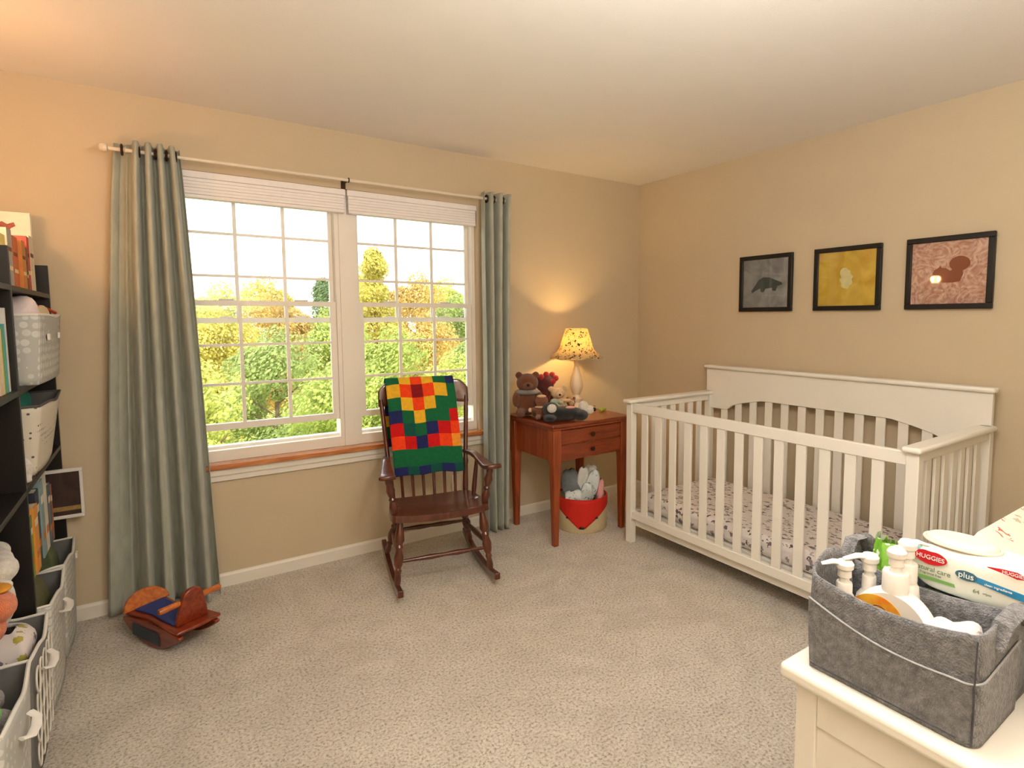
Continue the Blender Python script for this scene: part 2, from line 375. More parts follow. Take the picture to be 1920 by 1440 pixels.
# ------------------------------------------------------------------ curtains and rod
RZ, RY = 2.153, -0.112
t = empty('curtain_rod', 'thin cream curtain rod spanning the window wall', 'curtain rod', (-2.26, RY, RZ))
MB().tube([(-1.05, 0, 0), (1.005, 0, 0)], 0.0085, 12).build('rod', M_rod, t)
for sx, x in ((-1, -1.05),):
    MB().turned((x, 0, 0), (x+sx*0.035, 0, 0), [(0, .009), (.15, .017), (.5, .02), (.85, .015), (1, .004)]).build('finial', M_rod, t)
for x in (-0.99, -0.015, 0.985):
    m = MB(); m.tube([(x, 0, 0), (x, 0.108, 0.0)], 0.005, 8); m.box(x-0.012, x+0.012, 0.106, 0.1115, -0.03, 0.03); m.torus((x, 0, 0), 0.011, 0.003, 'x', 16, 6)
    m.build('bracket', M_bronze if abs(x) < 0.1 else M_rod, t)

def curtain(label, topx, botx, topy, boty, n, A0, A1, gro, zb=0.012, ph=0.0, back=0.0):
    root = empty('curtain', label, 'curtain', ((topx[0]+topx[1])/2, RY, 0.0), group='curtains beside the window'); cx = root.location.x
    ZT = 2.192
    def fn(a, b):
        v = b; z = zb+(ZT-zb)*(1-v)
        e = v**0.8
        x0 = topx[0]+(botx[0]-topx[0])*e; x1 = topx[1]+(botx[1]-topx[1])*e
        yy = topy+(boty-topy)*e
        A = A0+(A1-A0)*v
        w = 2*PI*n*a+ph+0.5*math.sin(3*v+4*a)*v
        sx = a + 0.35/(2*PI*n)*math.sin(2*w)*1.0
        x = x0+(x1-x0)*min(1, max(0, sx))
        y = yy-A*math.cos(w)+0.35*A*math.sin(2.7*w+1)*v*0.6+0.004*math.sin(9*v+7*a)
        if back and a < back+0.06:
            k = min(1, max(0, (back+0.06-a)/0.06)); y = y*(1-k)+(-0.045-0.012*math.sin(8*a/back)-0.02*v)*k
        return (x-cx, min(y, -0.018)-RY, z)
    cl = MB().grid(fn, 150, 60).build('panel', M_curt, root, solid=0.0025, angle=180)
    for gx in gro:
        MB().torus((gx-cx, 0.0, RZ), 0.021, 0.0055, 'x', 20, 8).build('grommet', M_bronze, root).rotation_euler = (0, 0, 0)
    return root
curtain('sage green curtain panel hanging left of the window, flaring at the floor', (-3.295, -3.045), (-3.425, -2.972), RY, -0.10, 5.6, 0.045, 0.066, (-3.262, -3.200, -3.14, -3.098, -3.062), ph=0.6, back=0.22)
curtain('sage green curtain panel hanging right of the window, beside the wooden table', (-1.462, -1.238), (-1.475, -1.308), RY, -0.15, 3.5, 0.042, 0.045, (-1.425, -1.375, -1.31, -1.262), ph=0.3)

# ------------------------------------------------------------------ rocking chair + quilt
CO = Matrix.Translation((-1.955, -0.457, 0)) @ Matrix.Rotation(-0.21, 4, 'Z')
ch = empty('rocking_chair', 'dark wooden spindle-back rocking chair in front of the window, quilt over its back', 'rocking chair', (-1.955, -0.457, 0), -0.21)
SZ = 0.350          # seat height at the rear; the seat rises toward the front
# seat, slightly saddled
def seat_fn(a, b):
    y = -0.225+0.40*b; hw = 0.268-0.035*b
    e = 1-abs(2*b-1)**6*0.10
    x = (2*a-1)*hw*e
    return (x, y+0.02*abs(2*a-1)**3*(1 if b < .5 else -1), SZ+0.030*(1-b)+0.010*(abs(2*a-1)**2)-0.006*math.cos(b*PI))
MB().grid(seat_fn, 24, 20).build('seat', M_chair, ch, solid=0.034, bevel=0.012, seg=3, angle=60)
# rockers
for s in (-1, 1):
    top = []; bot = []
    for i in range(25):
        y = -0.36+0.70*i/24; yy = (y+0.02)/0.36; z = 0.050*yy*yy
        top.append((y, z+0.034+0.008*(1-abs(yy)))); bot.append((y, z))
    MB().prism(bot+top[::-1], (-0.014, 0.014), Matrix.Translation((s*0.245, 0, 0.001)) @ Matrix.Rotation(PI/2, 4, 'Z')).build('rocker', M_chair, ch, bevel=0.004)
LEG = [(0, .013), (.08, .016), (.2, .023), (.30, .026), (.36, .016), (.40, .021), (.44, .016), (.55, .025), (.66, .022), (.72, .014), (.76, .018), (.80, .014), (.9, .017), (1, .012)]
legs = {}
for s in (-1, 1):
    a0 = Vector((s*0.215, -0.175, SZ+0.012)); a1 = Vector((s*0.245, -0.235, 0.045)); MB().turned(a0, a1, LEG).build('leg', M_chair, ch)
    b0 = Vector((s*0.175, 0.12, SZ-0.01)); b1 = Vector((s*0.245, 0.20, 0.05)); MB().turned(b0, b1, LEG).build('leg', M_chair, ch)
    legs[s] = (a0, a1, b0, b1)
    MB().turned(a0.lerp(a1, .55), b0.lerp(b1, .55), [(0, .009), (.3, .013), (.5, .016), (.7, .013), (1, .009)]).build('stretcher', M_chair, ch)
STR = [(0, .008), (.2, .010), (.35, .014), (.5, .010), (.65, .014), (.8, .010), (1, .008)]
MB().turned(legs[-1][0].lerp(legs[-1][1], .62), legs[1][0].lerp(legs[1][1], .62), STR).build('stretcher', M_chair, ch)
MB().turned(legs[-1][2].lerp(legs[-1][3], .5), legs[1][2].lerp(legs[1][3], .5), STR).build('stretcher', M_chair, ch)
# back: leans back
YB0, YB1, ZC = 0.155, 0.262, 0.915
for s in (-1, 1):
    MB().turned((s*0.208, YB0, SZ), (s*0.248, YB1, ZC+0.02), [(0, .015), (.1, .017), (.3, .014), (.34, .017), (.38, .013), (.7, .013), (.85, .014), (1, .010)]).build('back_post', M_chair, ch)
for i in range(6):
    q = (i+0.5)/6*2-1
    MB().turned((q*0.180, YB0+0.012*(1-q*q), SZ), (q*0.205, YB1+0.02*(1-q*q), ZC+0.02), [(0, .008), (.3, .0095), (.6, .008), (1, .006)], 10).build('spindle', M_chair, ch)
# crest rail: curved and arched
def crest(a, b):
    q = 2*a-1; x = q*0.262; zt = ZC+0.118-0.055*max(0, (abs(q)-0.72)/0.28)**2.2; zb = ZC-0.012+0.028*math.cos(q*PI*1.0)*0.35
    if abs(q) > .80: zb += 0.0
    z = zb+(zt-zb)*b; return (x, YB1+0.028*(1-q*q)+0.018*b, z)
MB().grid(crest, 40, 6).build('crest_rail', M_chair, ch, solid=0.022, bevel=0.005, angle=60)
# arms
for s in (-1, 1):
    def arm(a, b, s=s):
        y = 0.235-0.45*a; wdt = 0.022+0.020*max(0, (a-0.45)/0.55)**0.8
        xc = s*(0.232+0.045*a)
        return (xc+(2*b-1)*wdt, y-0.012*(1-(2*b-1)**2)*(1 if a > .95 else 0), 0.600+0.012*math.sin(a*PI*1.3)-0.012*math.sin(max(0, a-.3)*PI*1.2)+0.022*max(0, a-.82)/.18)
    MB().grid(arm, 20, 6).build('arm', M_chair, ch, solid=0.024, bevel=0.008, angle=60)
    MB().turned((s*0.235, -0.155, SZ+0.035), (s*0.270, -0.165, 0.598), [(0, .012), (.1, .018), (.25, .023), (.38, .013), (.43, .019), (.48, .013), (.65, .023), (.8, .016), (.88, .019), (1, .013)]).build('arm_post', M_chair, ch)
    MB().turned((s*0.222, 0.03, SZ+0.01), (s*0.250, 0.04, 0.60), [(0, .010), (.3, .014), (.7, .012), (1, .009)]).build('arm_spindle', M_chair, ch)
# quilt draped over the crest, off-centre to the left
QC = {'G': (22, 98, 60), 'Y': (226, 176, 44), 'R': (196, 22, 22), 'O': (232, 66, 22), 'B': (34, 40, 92), 'D': (128, 20, 26), 'T': (20, 78, 70), 'K': (236, 150, 50)}
QM = {k: mat('quilt_%s' % n, QC[k], 0.85, 0.10, 60, 0.25, 160, spec=0.2) for k, n in (('G', 'green'), ('Y', 'yellow'), ('R', 'red'), ('O', 'orange'), ('B', 'navy'), ('D', 'maroon'), ('T', 'teal'), ('K', 'gold'))}
rows = ['GYOYGB', 'YODOYG', 'GYOYGG', 'BGYGGR', 'RTGBRO', 'ORBROK', 'GGGGGG', 'BTBTBT']
keys = list(QM.keys())
qx0, qx1 = -0.222, 0.172
q = MB()
LEN = [0.065, 0.072, 0.072, 0.072, 0.072, 0.075, 0.098, 0.050]
CW = [0, .18, .36, .515, .695, .875, 1.0]
tot = sum(LEN)
def drape(sx, d):
    """d = distance from the rail's top along the front; negative = behind"""
    q_ = sx/0.262; yc = YB1+0.028*(1-q_*q_)+0.018; zt = ZC+0.122; th = 0.024
    if d < -0.02: return (sx, yc+th+0.002+0.02*abs(d), zt+(d+0.02)*0.98)
    if d < 0.02:
        a = (d+0.02)/0.04*PI; return (sx, yc+th*math.cos(a), zt+0.012*math.sin(a))
    dd = d-0.02; sl = min(dd, 0.14)
    return (sx, yc-th-0.030*(1-math.exp(-dd/.05))-0.205*dd+0.004*math.sin(sx*38+dd*9)*min(1, dd*5), zt-dd*0.985+0.004*math.sin(sx*30))
sh = lambda x, d: x+0.045*max(0, d)
D0 = -0.42; D1 = tot-0.02; NU, NV = 48, 120
q.grid(lambda a, b: drape(sh(qx0+(qx1-qx0)*a, D0+(D1-D0)*b), D0+(D1-D0)*b), NU, NV)
q.mi = []
for j in range(NV):
    d = D0+(D1-D0)*(j+0.5)/NV+0.02
    for i in range(NU):
        a = (i+0.5)/NU; c = 0
        while c < 5 and a > CW[c+1]: c += 1
        if d < 0: k = 'GYBYGB'[int(-d/0.07) % 6]
        else:
            r_ = 0; acc = LEN[0]
            while r_ < 7 and d > acc: r_ += 1; acc += LEN[r_]
            k = rows[r_][c]
        q.mi.append(keys.index(k))
qo = q.build('patchwork_quilt', [QM[k] for k in keys], None, solid=0.010, angle=180)
qo.matrix_world = CO
tag(qo, 'bright red, yellow, green and blue patchwork quilt draped over the rocking chair back', 'quilt')

# ------------------------------------------------------------------ wooden rocking toy
TO = empty('rocking_toy', 'small reddish wooden rocking toy with a blue seat beneath the left curtain', 'toy', (-3.178, -0.428, 0), math.atan2(-0.87, 0.49))
M_toyr = mat_wood('red_toy_wood', (104, 30, 14), (156, 62, 24), 0.3, 4, 0, 0.5)
M_toyo = mat_wood('orange_toy_wood', (166, 78, 24), (210, 120, 48), 0.3, 4, 0, 0.5)
M_toyb = mat('blue_seat_pad', (40, 62, 128), 0.6, 0.12, 30); M_toyk = mat('slate_blue_side', (46, 58, 70), 0.5, 0.12, 30)
for s in (-1, 1):
    bot = [(-0.21+0.40*i/20, 0.075*((i/20-0.5)*2)**2) for i in range(21)]
    topl = [(0.19, 0.085), (0.10, 0.098), (-0.1, 0.10), (-0.21, 0.09)]
    MB().prism(bot+topl, (-0.011, 0.011), Matrix.Translation((0, s*0.078, 0.001))).build('rocker_side', [M_toyr, M_toyk][s > 5], TO, bevel=0.006)
    MB().prism([(-0.13, 0.03), (0.06, 0.02), (0.05, 0.075), (-0.13, 0.08)], (-0.003, 0.003), Matrix.Translation((0, s*0.091, 0.002))).build('side_panel', M_toyk, TO, bevel=0.001)
pl = [(-0.2, 0.085), (-0.05, 0.070), (0.10, 0.088), (0.19, 0.094), (0.20, 0), (0.19, -0.094), (0.10, -0.088), (-0.05, -0.070), (-0.2, -0.085)]
MB().prism(pl, (0.098, 0.112), Matrix(((1, 0, 0, 0), (0, 0, 1, 0), (0, 1, 0, 0), (0, 0, 0, 1)))).build('seat_board', M_toyr, TO, bevel=0.005)
MB().prism([(x*0.74-0.02, y*0.72) for x, y in pl], (0.112, 0.122), Matrix(((1, 0, 0, 0), (0, 0, 1, 0), (0, 1, 0, 0), (0, 0, 0, 1)))).build('seat_pad', M_toyb, TO, bevel=0.004)
RX = Matrix.Rotation(PI/2, 4, 'Z')
bk = [(-0.095, 0)]+[(0.095*math.cos(a), 0.075*math.sin(a)) for a in [PI-PI*i/14 for i in range(15)]]
MB().prism(bk, (-0.009, 0.009), Matrix.Translation((-0.185, 0, 0.11)) @ Matrix.Rotation(-0.35, 4, 'Y') @ RX).build('backrest', M_toyo, TO, bevel=0.004)
hd = [(-0.066, 0), (-0.062, 0.045), (-0.050, 0.085)]+[(0.044*math.cos(a), 0.108+0.040*math.sin(a)) for a in [PI*0.95-PI*0.9*i/10 for i in range(11)]]+[(0.050, 0.085), (0.062, 0.045), (0.066, 0)]
hm = Matrix.Translation((0.135, 0, 0.112)) @ Matrix.Rotation(0.10, 4, 'Y') @ RX
MB().prism(hd, (-0.010, 0.010), hm).build('head_board', M_toyr, TO, bevel=0.005)
MB().tube([hm @ Vector((-0.05, 0.0115, 0.02)), hm @ Vector((0, 0.0115, 0.05)), hm @ Vector((0.05, 0.0115, 0.02))], 0.003, 8).build('painted_trim', M_toyo, TO)
MB().turned((0.135, -0.13, 0.205), (0.135, 0.13, 0.205), [(0, .010), (.02, .013), (.25, .013), (.4, .010), (.6, .010), (.75, .013), (.98, .013), (1, .010)]).build('handlebar', M_toyo, TO)

# ------------------------------------------------------------------ wooden side table
X0, X1, Y0, Y1 = -1.282, -0.645, -0.632, -0.085
cx, cy = (X0+X1)/2, (Y0+Y1)/2
tb = empty('side_table', 'reddish-brown wooden side table with two drawers, in the corner by the curtain', 'side table', (cx, cy, 0)); hx, hy = (X1-X0)/2, (Y1-Y0)/2
bx('tabletop', (-hx, hx, -hy, hy, 0.738, 0.760), M_table_h, tb, bevel=0.006)
bx('top_moulding', (-hx+0.012, hx-0.012, -hy+0.012, hy-0.012, 0.722, 0.738), M_table, tb, bevel=0.004)
bx('body', (-hx+0.036, hx-0.036, -hy+0.034, hy-0.034, 0.525, 0.724), M_table, tb, bevel=0.003)
for z0, z1 in ((0.628, 0.716), (0.535, 0.622)):
    d = bx('drawer', (-hx+0.07, hx-0.07, -hy+0.026, -hy+0.04, z0, z1), M_table_h, tb, bevel=0.004)
    MB().turned((0, -hy+0.028, (z0+z1)/2), (0, -hy+0.006, (z0+z1)/2), [(0, .006), (.4, .006), (.6, .014), (.9, .015), (1, .009)]).build('knob', M_bronze, d)
for sx in (-1, 1):
    for sy in (-1, 1):
        m = MB(); lx, ly = sx*(hx-0.048), sy*(hy-0.046)
        prof = [(0.0, 0.017), (0.02, 0.017), (0.50, 0.026), (0.525, 0.030), (0.722, 0.030)]
        vs = []
        for z, h in prof:
            for a, b in ((-1, -1), (1, -1), (1, 1), (-1, 1)): vs.append((lx+a*h, ly+b*h, z))
        fs = [(i*4+k, i*4+(k+1) % 4, i*4+4+(k+1) % 4, i*4+4+k) for i in range(4) for k in range(4)]+[(3, 2, 1, 0), (16, 17, 18, 19)]
        m.add(vs, fs).build('leg', M_table, tb, bevel=0.004)

# table lamp
lp = empty('table_lamp', 'small lit table lamp with cream turned base and animal-print shade', 'lamp', (-0.79, -0.22, 0.760))
MB().lathe([(.062, 0), (.065, .010), (.060, .020), (.032, .034), (.026, .050), (.040, .066), (.042, .078), (.028, .092), (.024, .104), (.034, .120), (.046, .160), (.046, .185), (.036, .230), (.024, .270), (.017, .310), (.018, .345)], n=28).build('base', M_cream, lp)
MB().lathe([(.033, .345), (.036, .352), (.033, .358), (.012, .362), (.012, .40)], n=24).build('socket', M_cream, lp)
MB().ball((0, 0, .455), (.028, .028, .038)).build('bulb', mat_emit('lamp_bulb_glow', (255, 214, 140), 25), lp).visible_shadow = True
def shade_fn(a, b):
    w = 2*PI*a; z = 0.565-0.195*b-0.012*b*(0.5+0.5*math.cos(w*9))
    rr = 0.076+0.062*b+0.045*max(0, (b-0.72)/0.28)**1.3*(1+0.05*math.cos(w*9))
    return (rr*math.cos(w), rr*math.sin(w), z)
MB().grid(shade_fn, 90, 18, True).build('lamp_shade', M_shade, lp, solid=0.0015, angle=180)

# lamp on the bookcase, just outside the frame, whose glow reaches the wall
l2 = empty('bookcase_lamp', 'warm lamp on the bookcase top beside the books, reflected in the squirrel picture', 'lamp', (-3.70, -0.707, 1.512))
MB().lathe([(.045, 0), (.045, .012), (.014, .022), (.010, .23), (.014, .25)], n=20).build('base', M_bronze, l2)
MB().ball((0, 0, .288), (.026, .026, .036)).build('bulb', mat_emit('bookcase_bulb_glow', (255, 190, 120), 25), l2)

# ------------------------------------------------------------------ soft toys on the table
def plush(name, label, loc, rz, body, parts, cat='stuffed toy', mb=None, group=None, scale=1, tilt=(0, 0)):
    """body = list of (centre, radii) merged into one soft body; parts = (name, material, [(c, r)...])"""
    root = empty(name, label, cat, loc, rz, group, scale); root.rotation_euler = (tilt[0], tilt[1], rz)
    m = MB()
    for c, rr in body: m.ball(c, rr, 18, 12)
    o = m.build('body', mb, root, angle=180)
    k = o.modifiers.new('merge', 'REMESH'); k.mode = 'VOXEL'; k.voxel_size = 0.006*scale if scale < 1 else 0.006; k.use_smooth_shade = True
    for pn, pm, bl in parts:
        p = MB()
        for c, rr in bl: p.ball(c, rr, 14, 10)
        p.build(pn, pm, root, angle=180)
    return root
def fur(n, c, b=0.8): return mat(n, c, 0.95, 0.15, 60, b, 300, sheen=0.3)
F_brown = fur('brown_plush', (112, 56, 22)); F_cream = fur('cream_plush', (226, 190, 146)); F_red = fur('dark_red_plush', (92, 16, 18)); F_hair = fur('bright_red_curls', (196, 30, 20))
F_choc = fur('gingerbread_plush', (128, 74, 46)); F_black = fur('black_plush', (9, 10, 16)); F_white = fur('white_plush', (232, 226, 214)); F_grey = fur('grey_plush', (136, 128, 124))
F_pink = fur('pink_plush', (226, 160, 150)); F_orange = fur('orange_plush', (226, 122, 72)); F_green = fur('lime_plush', (110, 200, 60)); F_mint = fur('mint_ribbon_cloth', (186, 206, 180)); F_nose = mat('black_button', (20, 14, 12), 0.25, 0.05, 20)
ZT = 0.761
plush('teddy_bear', 'brown teddy bear with grey scarf half hidden by the right curtain', (-1.205, -0.235, ZT), -0.5,
      [((0, 0, .085), (.075, .065, .085)), ((0, 0, .215), (.072, .06, .062)), ((-.055, 0, .265), (.024, .015, .024)), ((.055, 0, .265), (.024, .015, .024)), ((-.05, -.07, .03), (.03, .06, .028)), ((.05, -.07, .03), (.03, .06, .028)), ((.075, -.03, .11), (.026, .03, .05)), ((-.075, -.03, .11), (.026, .03, .05)), ((0, -.05, .20), (.03, .03, .025))],
      [('scarf', F_grey, [((0, 0, .155), (.085, .075, .022))]), ('nose', F_nose, [((0, -.078, .208), (.010, .008, .008))])], mb=F_brown)
plush('gingerbread_toy', 'small tan and cream gingerbread plush slumped against the brown teddy bear', (-1.205, -0.40, ZT), -0.5,
      [((0, 0, .05), (.04, .03, .05)), ((0, 0, .115), (.042, .026, .038)), ((.05, -.01, .06), (.03, .018, .016)), ((-.05, -.01, .06), (.03, .018, .016)), ((.025, -.03, .016), (.018, .04, .016)), ((-.025, -.03, .016), (.018, .04, .016))],
      [('trim', F_cream, [((0, -.006, .078), (.043, .030, .008)), ((.073, -.012, .06), (.012, .016, .014)), ((-.073, -.012, .06), (.012, .016, .014)), ((0, -.004, .145), (.03, .022, .010))]), ('bow', F_pink, [((.03, -.03, .09), (.014, .007, .009)), ((.055, -.03, .092), (.014, .007, .009))])], mb=F_choc)
dl = plush('red_haired_doll', 'dark red plush doll with bright red curls, tallest toy on the side table', (-1.045, -0.20, ZT), -0.5,
      [((0, 0, .085), (.055, .05, .085)), ((0, 0, .200), (.066, .058, .060)), ((-.06, -.02, .10), (.02, .02, .05)), ((.06, -.02, .10), (.02, .02, .05))],
      [('hair', F_hair, [((.02+.052*math.cos(i*0.9), -.02+.03*math.sin(i*1.7), .235+.026*math.sin(i*0.9)), .020) for i in range(9)])], mb=F_red)
plush('cream_bear', 'cream plush bear with mint ribbon sitting below the table lamp', (-1.045, -0.355, ZT), -0.5,
      [((0, 0, .06), (.045, .04, .06)), ((0, 0, .145), (.048, .042, .038)), ((-.045, 0, .175), (.022, .013, .018)), ((.045, 0, .178), (.022, .013, .018)), ((.055, -.02, .10), (.035, .015, .013)), ((.03, -.04, .018), (.02, .04, .018)), ((-.03, -.04, .018), (.02, .04, .018)), ((.004, -.038, .138), (.022, .016, .017))],
      [('nose', F_nose, [((.006, -.054, .143), (.008, .005, .007))]), ('ribbon', F_mint, [((-.03, -.035, .095), (.026, .012, .022)), ((-.015, -.045, .06), (.018, .010, .026)), ((.012, -.04, .09), (.018, .01, .012))])], mb=F_cream)
plush('tiny_brown_toy', 'tiny brown and peach plush tucked behind the black and white toy', (-0.955, -0.375, ZT), -0.5,
      [((0, 0, .035), (.032, .028, .035)), ((0, 0, .082), (.030, .026, .026))],
      [('face', F_cream, [((.002, -.018, .080), (.020, .012, .018))]), ('collar', F_mint, [((-.012, -.025, .045), (.022, .010, .012))]), ('ears', F_choc, [((-.022, 0, .108), (.010, .008, .010)), ((.022, 0, .108), (.010, .008, .010))])], mb=F_choc)
plush('black_and_white_toy', 'black plush dog with white muzzle lying at the table front edge', (-1.125, -0.530, ZT), -0.42,
      [((0, 0, .045), (.125, .055, .046)), ((-.085, -.01, .075), (.055, .045, .045)), ((.10, -.02, .035), (.05, .05, .034)), ((-.10, -.05, .025), (.04, .04, .024))],
      [('muzzle', F_white, [((.13, .02, .075), (.034, .034, .042)), ((.165, .0, .062), (.032, .028, .028))]), ('nose', F_nose, [((.192, -.012, .066), (.012, .011, .013))]), ('patch', F_white, [((-.085, -.045, .085), (.030, .016, .028))]), ('collar', F_pink, [((.035, -.005, .083), (.040, .036, .007))])], mb=F_black)
plush('yellow_toy_figure', 'tiny yellow and brown figure lying behind the green one on the table', (-0.755, -0.345, ZT), 0.1,
      [((0, 0, .014), (.024, .014, .014)), ((.02, 0, .018), (.012, .012, .014))], [('hat', F_choc, [((.026, 0, .030), (.010, .009, .005))])], cat='toy figure', mb=mat('yellow_rubber', (206, 176, 60), 0.5))
plush('green_toy_figure', 'tiny green turtle figure on the table right of the lamp', (-0.705, -0.40, ZT), 0.1,
      [((0, 0, .014), (.026, .018, .013)), ((.028, 0, .014), (.010, .009, .009)), ((-.02, .012, .006), (.009, .007, .006)), ((-.02, -.012, .006), (.009, .007, .006))], [], cat='toy figure', mb=mat('green_rubber', (150, 170, 50), 0.5))

# ------------------------------------------------------------------ fox basket
bk = empty('fox_basket', 'round cream cloth basket with a red fox face under the side table', 'basket', (-0.885, -0.405, 0), -0.66)
M_bk = mat('cream_canvas', (214, 196, 156), 0.85, 0.05, 80, 0.3, 400); M_fox = mat('red_felt', (206, 34, 18), 0.85, 0.06, 60); RB = 0.168
MB().lathe([(RB*.95, 0), (RB, .012), (RB, .10), (RB*.995, .215), (RB*.985, .222), (RB*.96, .215), (RB*.955, .02), (.01, .018)], n=48, capb=True, capt=False).build('body', M_bk, bk)
def foxband(a, b):
    w = -PI/2+(2*a-1)*1.46; top = 0.219; q = abs(2*a-1)
    low = 0.035+0.130*max(0, abs(math.sin((2*a-1)*1.46))-0.10)/0.90
    z = top-(top-low)*b; rr = RB+0.003
    return (rr*math.cos(w), rr*math.sin(w), z)
MB().grid(foxband, 64, 10).build('fox_face', M_fox, bk, solid=0.002, angle=180)
m = MB(); m.torus((0, 0, .220), RB*.98, .006, 'z', 48, 8); m.build('rim', M_fox, bk)
MB().ball((0, -RB-.006, .045), (.018, .006, .009)).build('nose', F_nose, bk)
for s in (-1, 1):
    w = -PI/2+s*0.58; MB().ball(((RB+.004)*math.cos(w), (RB+.004)*math.sin(w), .104), (.010, .006, .006)).build('eye', F_nose, bk)
M_dp = mat_spots('diaper_print', (214, 222, 222), [(150, 176, 190), (182, 200, 200), (120, 150, 170)], 30, 0.3, 0.8, warp=0.03)
M_dg = mat('grey_blue_cloth', (120, 128, 134), 0.9, 0.2, 14, 0.4, 60); M_dw = mat('white_diaper', (222, 224, 218), 0.85, 0.06, 20, 0.4, 60); M_dpk = mat('pink_cloth', (224, 160, 158), 0.9, 0.06, 20, 0.4, 60)
def folded(name, label, cat, m, loc, dims, rot, group=None, seed=1):
    """soft folded pad: rounded, creased block"""
    rr = random.Random(seed); hx, hy, hz = dims; q = MB()
    ph = [rr.random()*6 for _ in range(4)]
    def fn(a, b):
        w = 2*PI*a; e = 2*b-1; k = (1-abs(e)**3)**0.5 if abs(e) < 1 else 0
        cx_, sx_ = math.cos(w), math.sin(w)
        X = math.copysign(abs(cx_)**0.5, cx_)*hx*(0.25+0.75*k); Y = math.copysign(abs(sx_)**0.6, sx_)*hy*(0.2+0.8*k)*(1+0.18*math.sin(3*w+ph[0]+4*b))
        return (X*(1+0.08*math.sin(7*b+ph[1])), Y+0.12*hx*math.sin(5*b+ph[2]), e*hz*(1+0.05*math.cos(2*w+ph[3])))
    o = q.grid(fn, 28, 18, True).build(name, m, None, angle=180); o.location = loc; o.rotation_euler = rot
    return tag(o, label, cat, group)
bc = Matrix.Translation((-0.885, -0.405, 0)) @ Matrix.Rotation(-0.62, 4, 'Z')
def bl(x, y, z): return bc @ Vector((x, y, z))
G = 'diapers and cloths heaped in the fox basket'
folded('folded_diaper', 'white diaper standing upright, centre of the fox basket heap', 'diaper', M_dw, bl(0.0, -.02, .30), (.040, .022, .11), (.1, .1, -0.6), G, 2)
folded('folded_diaper', 'pale blue printed diaper right of centre in the fox basket', 'diaper', M_dp, bl(.062, -.03, .28), (.042, .026, .115), (.1, .25, -0.6), G, 3)
folded('folded_diaper', 'pale printed diaper lying at the front rim of the fox basket', 'diaper', M_dp, bl(-.055, -.105, .225), (.060, .028, .05), (.3, -.2, -0.7), G, 4)
folded('crumpled_cloth', 'dark grey crumpled cloth at the left of the fox basket heap', 'cloth', M_dg, bl(-.072, .0, .285), (.062, .050, .105), (0, -.15, -0.5), G, 5)
folded('folded_cloth', 'pink folded cloth at the right rim of the fox basket', 'cloth', M_dpk, bl(.118, -.02, .24), (.024, .045, .085), (0, .12, -0.6), G, 6)
folded('folded_diaper', 'white diaper at the back of the fox basket beside the table leg', 'diaper', M_dw, bl(.055, .06, .29), (.05, .025, .11), (-.1, .1, -0.6), G, 7)
folded('folded_diaper', 'small printed diaper in front of the upright white one in the fox basket', 'diaper', M_dp, bl(.025, -.085, .25), (.040, .022, .075), (.2, .15, -0.6), G, 8)

# ------------------------------------------------------------------ crib
CX0, CX1, CY0, CY1 = -0.835, -0.035, -2.425, -0.775
cr = empty('crib', 'white wooden slatted crib against the right wall below the three pictures', 'crib', ((CX0+CX1)/2, (CY0+CY1)/2, 0)); ox, oy = cr.location.x, cr.location.y
def cb(name, x0, x1, y0, y1, z0, z1, bev=0.003, seg=2): return bx(name, (x0-ox, x1-ox, y0-oy, y1-oy, z0, z1), M_white, cr, bevel=bev, seg=seg)
for y0, y1 in ((-0.825, -0.778), (-2.424, -2.377)):      # posts
    cb('leg', -0.828, -0.785, y0, y1, 0, 0.876); cb('leg', -0.105, -0.062, y0, y1, 0, 0.90)
# front
cb('front_top_rail', -0.822, -0.796, -2.377, -0.825, 0.822, 0.876)
cb('front_bottom_rail', -0.822, -0.792, -2.377, -0.825, 0.155, 0.203)
cb('front_lower_board', -0.792, -0.772, -2.377, -0.825, 0.105, 0.180)
for i in range(13): y = -0.924-i*0.1120; cb('front_slat', -0.816, -0.804, y-0.0245, y+0.0245, 0.20, 0.825, 0.002)
# sides
for y, nm in ((-0.800, 'side'), (-2.402, 'side')):
    # cap rail with a rounded nose
    cb('side_cap_rail', -0.850, -0.060, y-0.036, y+0.036, 0.876, 0.900, 0.010, 3)
    cb('side_top_rail', -0.785, -0.105, y-0.012, y+0.012, 0.835, 0.876)
    cb('side_bottom_rail', -0.785, -0.105, y-0.013, y+0.013, 0.130, 0.195)
    for i in range(7): x = -0.695+i*0.0845; cb('side_slat', x-0.0225, x+0.0225, y-0.006, y+0.006, 0.195, 0.84, 0.002)
# back (headboard)
cb('headboard_cap', -0.108, -0.045, -2.432, -0.768, 1.052, 1.076, 0.010, 3)
prf = []
ya, yb = -2.420, -0.780; poly = [(ya, 1.055), (ya, 0.785), (ya+0.13, 0.785), (ya+0.17, 0.785)]
L_ = (yb-0.17)-(ya+0.17)
for i in range(31):
    t_ = i/30; y = ya+0.17+L_*t_; e = min(t_, 1-t_)*2
    poly.append((y, 0.785+0.088*min(1, e/0.42)**0.55 if e > 0 else 0.785))
poly += [(yb-0.17, 0.785), (yb, 0.785), (yb, 1.055)]
pp = []
for p_ in poly:
    if not pp or (abs(p_[0]-pp[-1][0])+abs(p_[1]-pp[-1][1])) > 1e-5: pp.append(p_)
MB().prism([(y-oy, z) for y, z in pp], (-(-0.062-ox), -(-0.088-ox)), Matrix.Rotation(PI/2, 4, 'Z')).build('headboard_panel', M_white, cr, bevel=0.002)
cb('back_bottom_rail', -0.095, -0.065, -2.377, -0.825, 0.155, 0.203)
for i in range(13): y = -0.924-i*0.1120; cb('back_slat', -0.080, -0.068, y-0.0245, y+0.0245, 0.20, 0.88, 0.002)
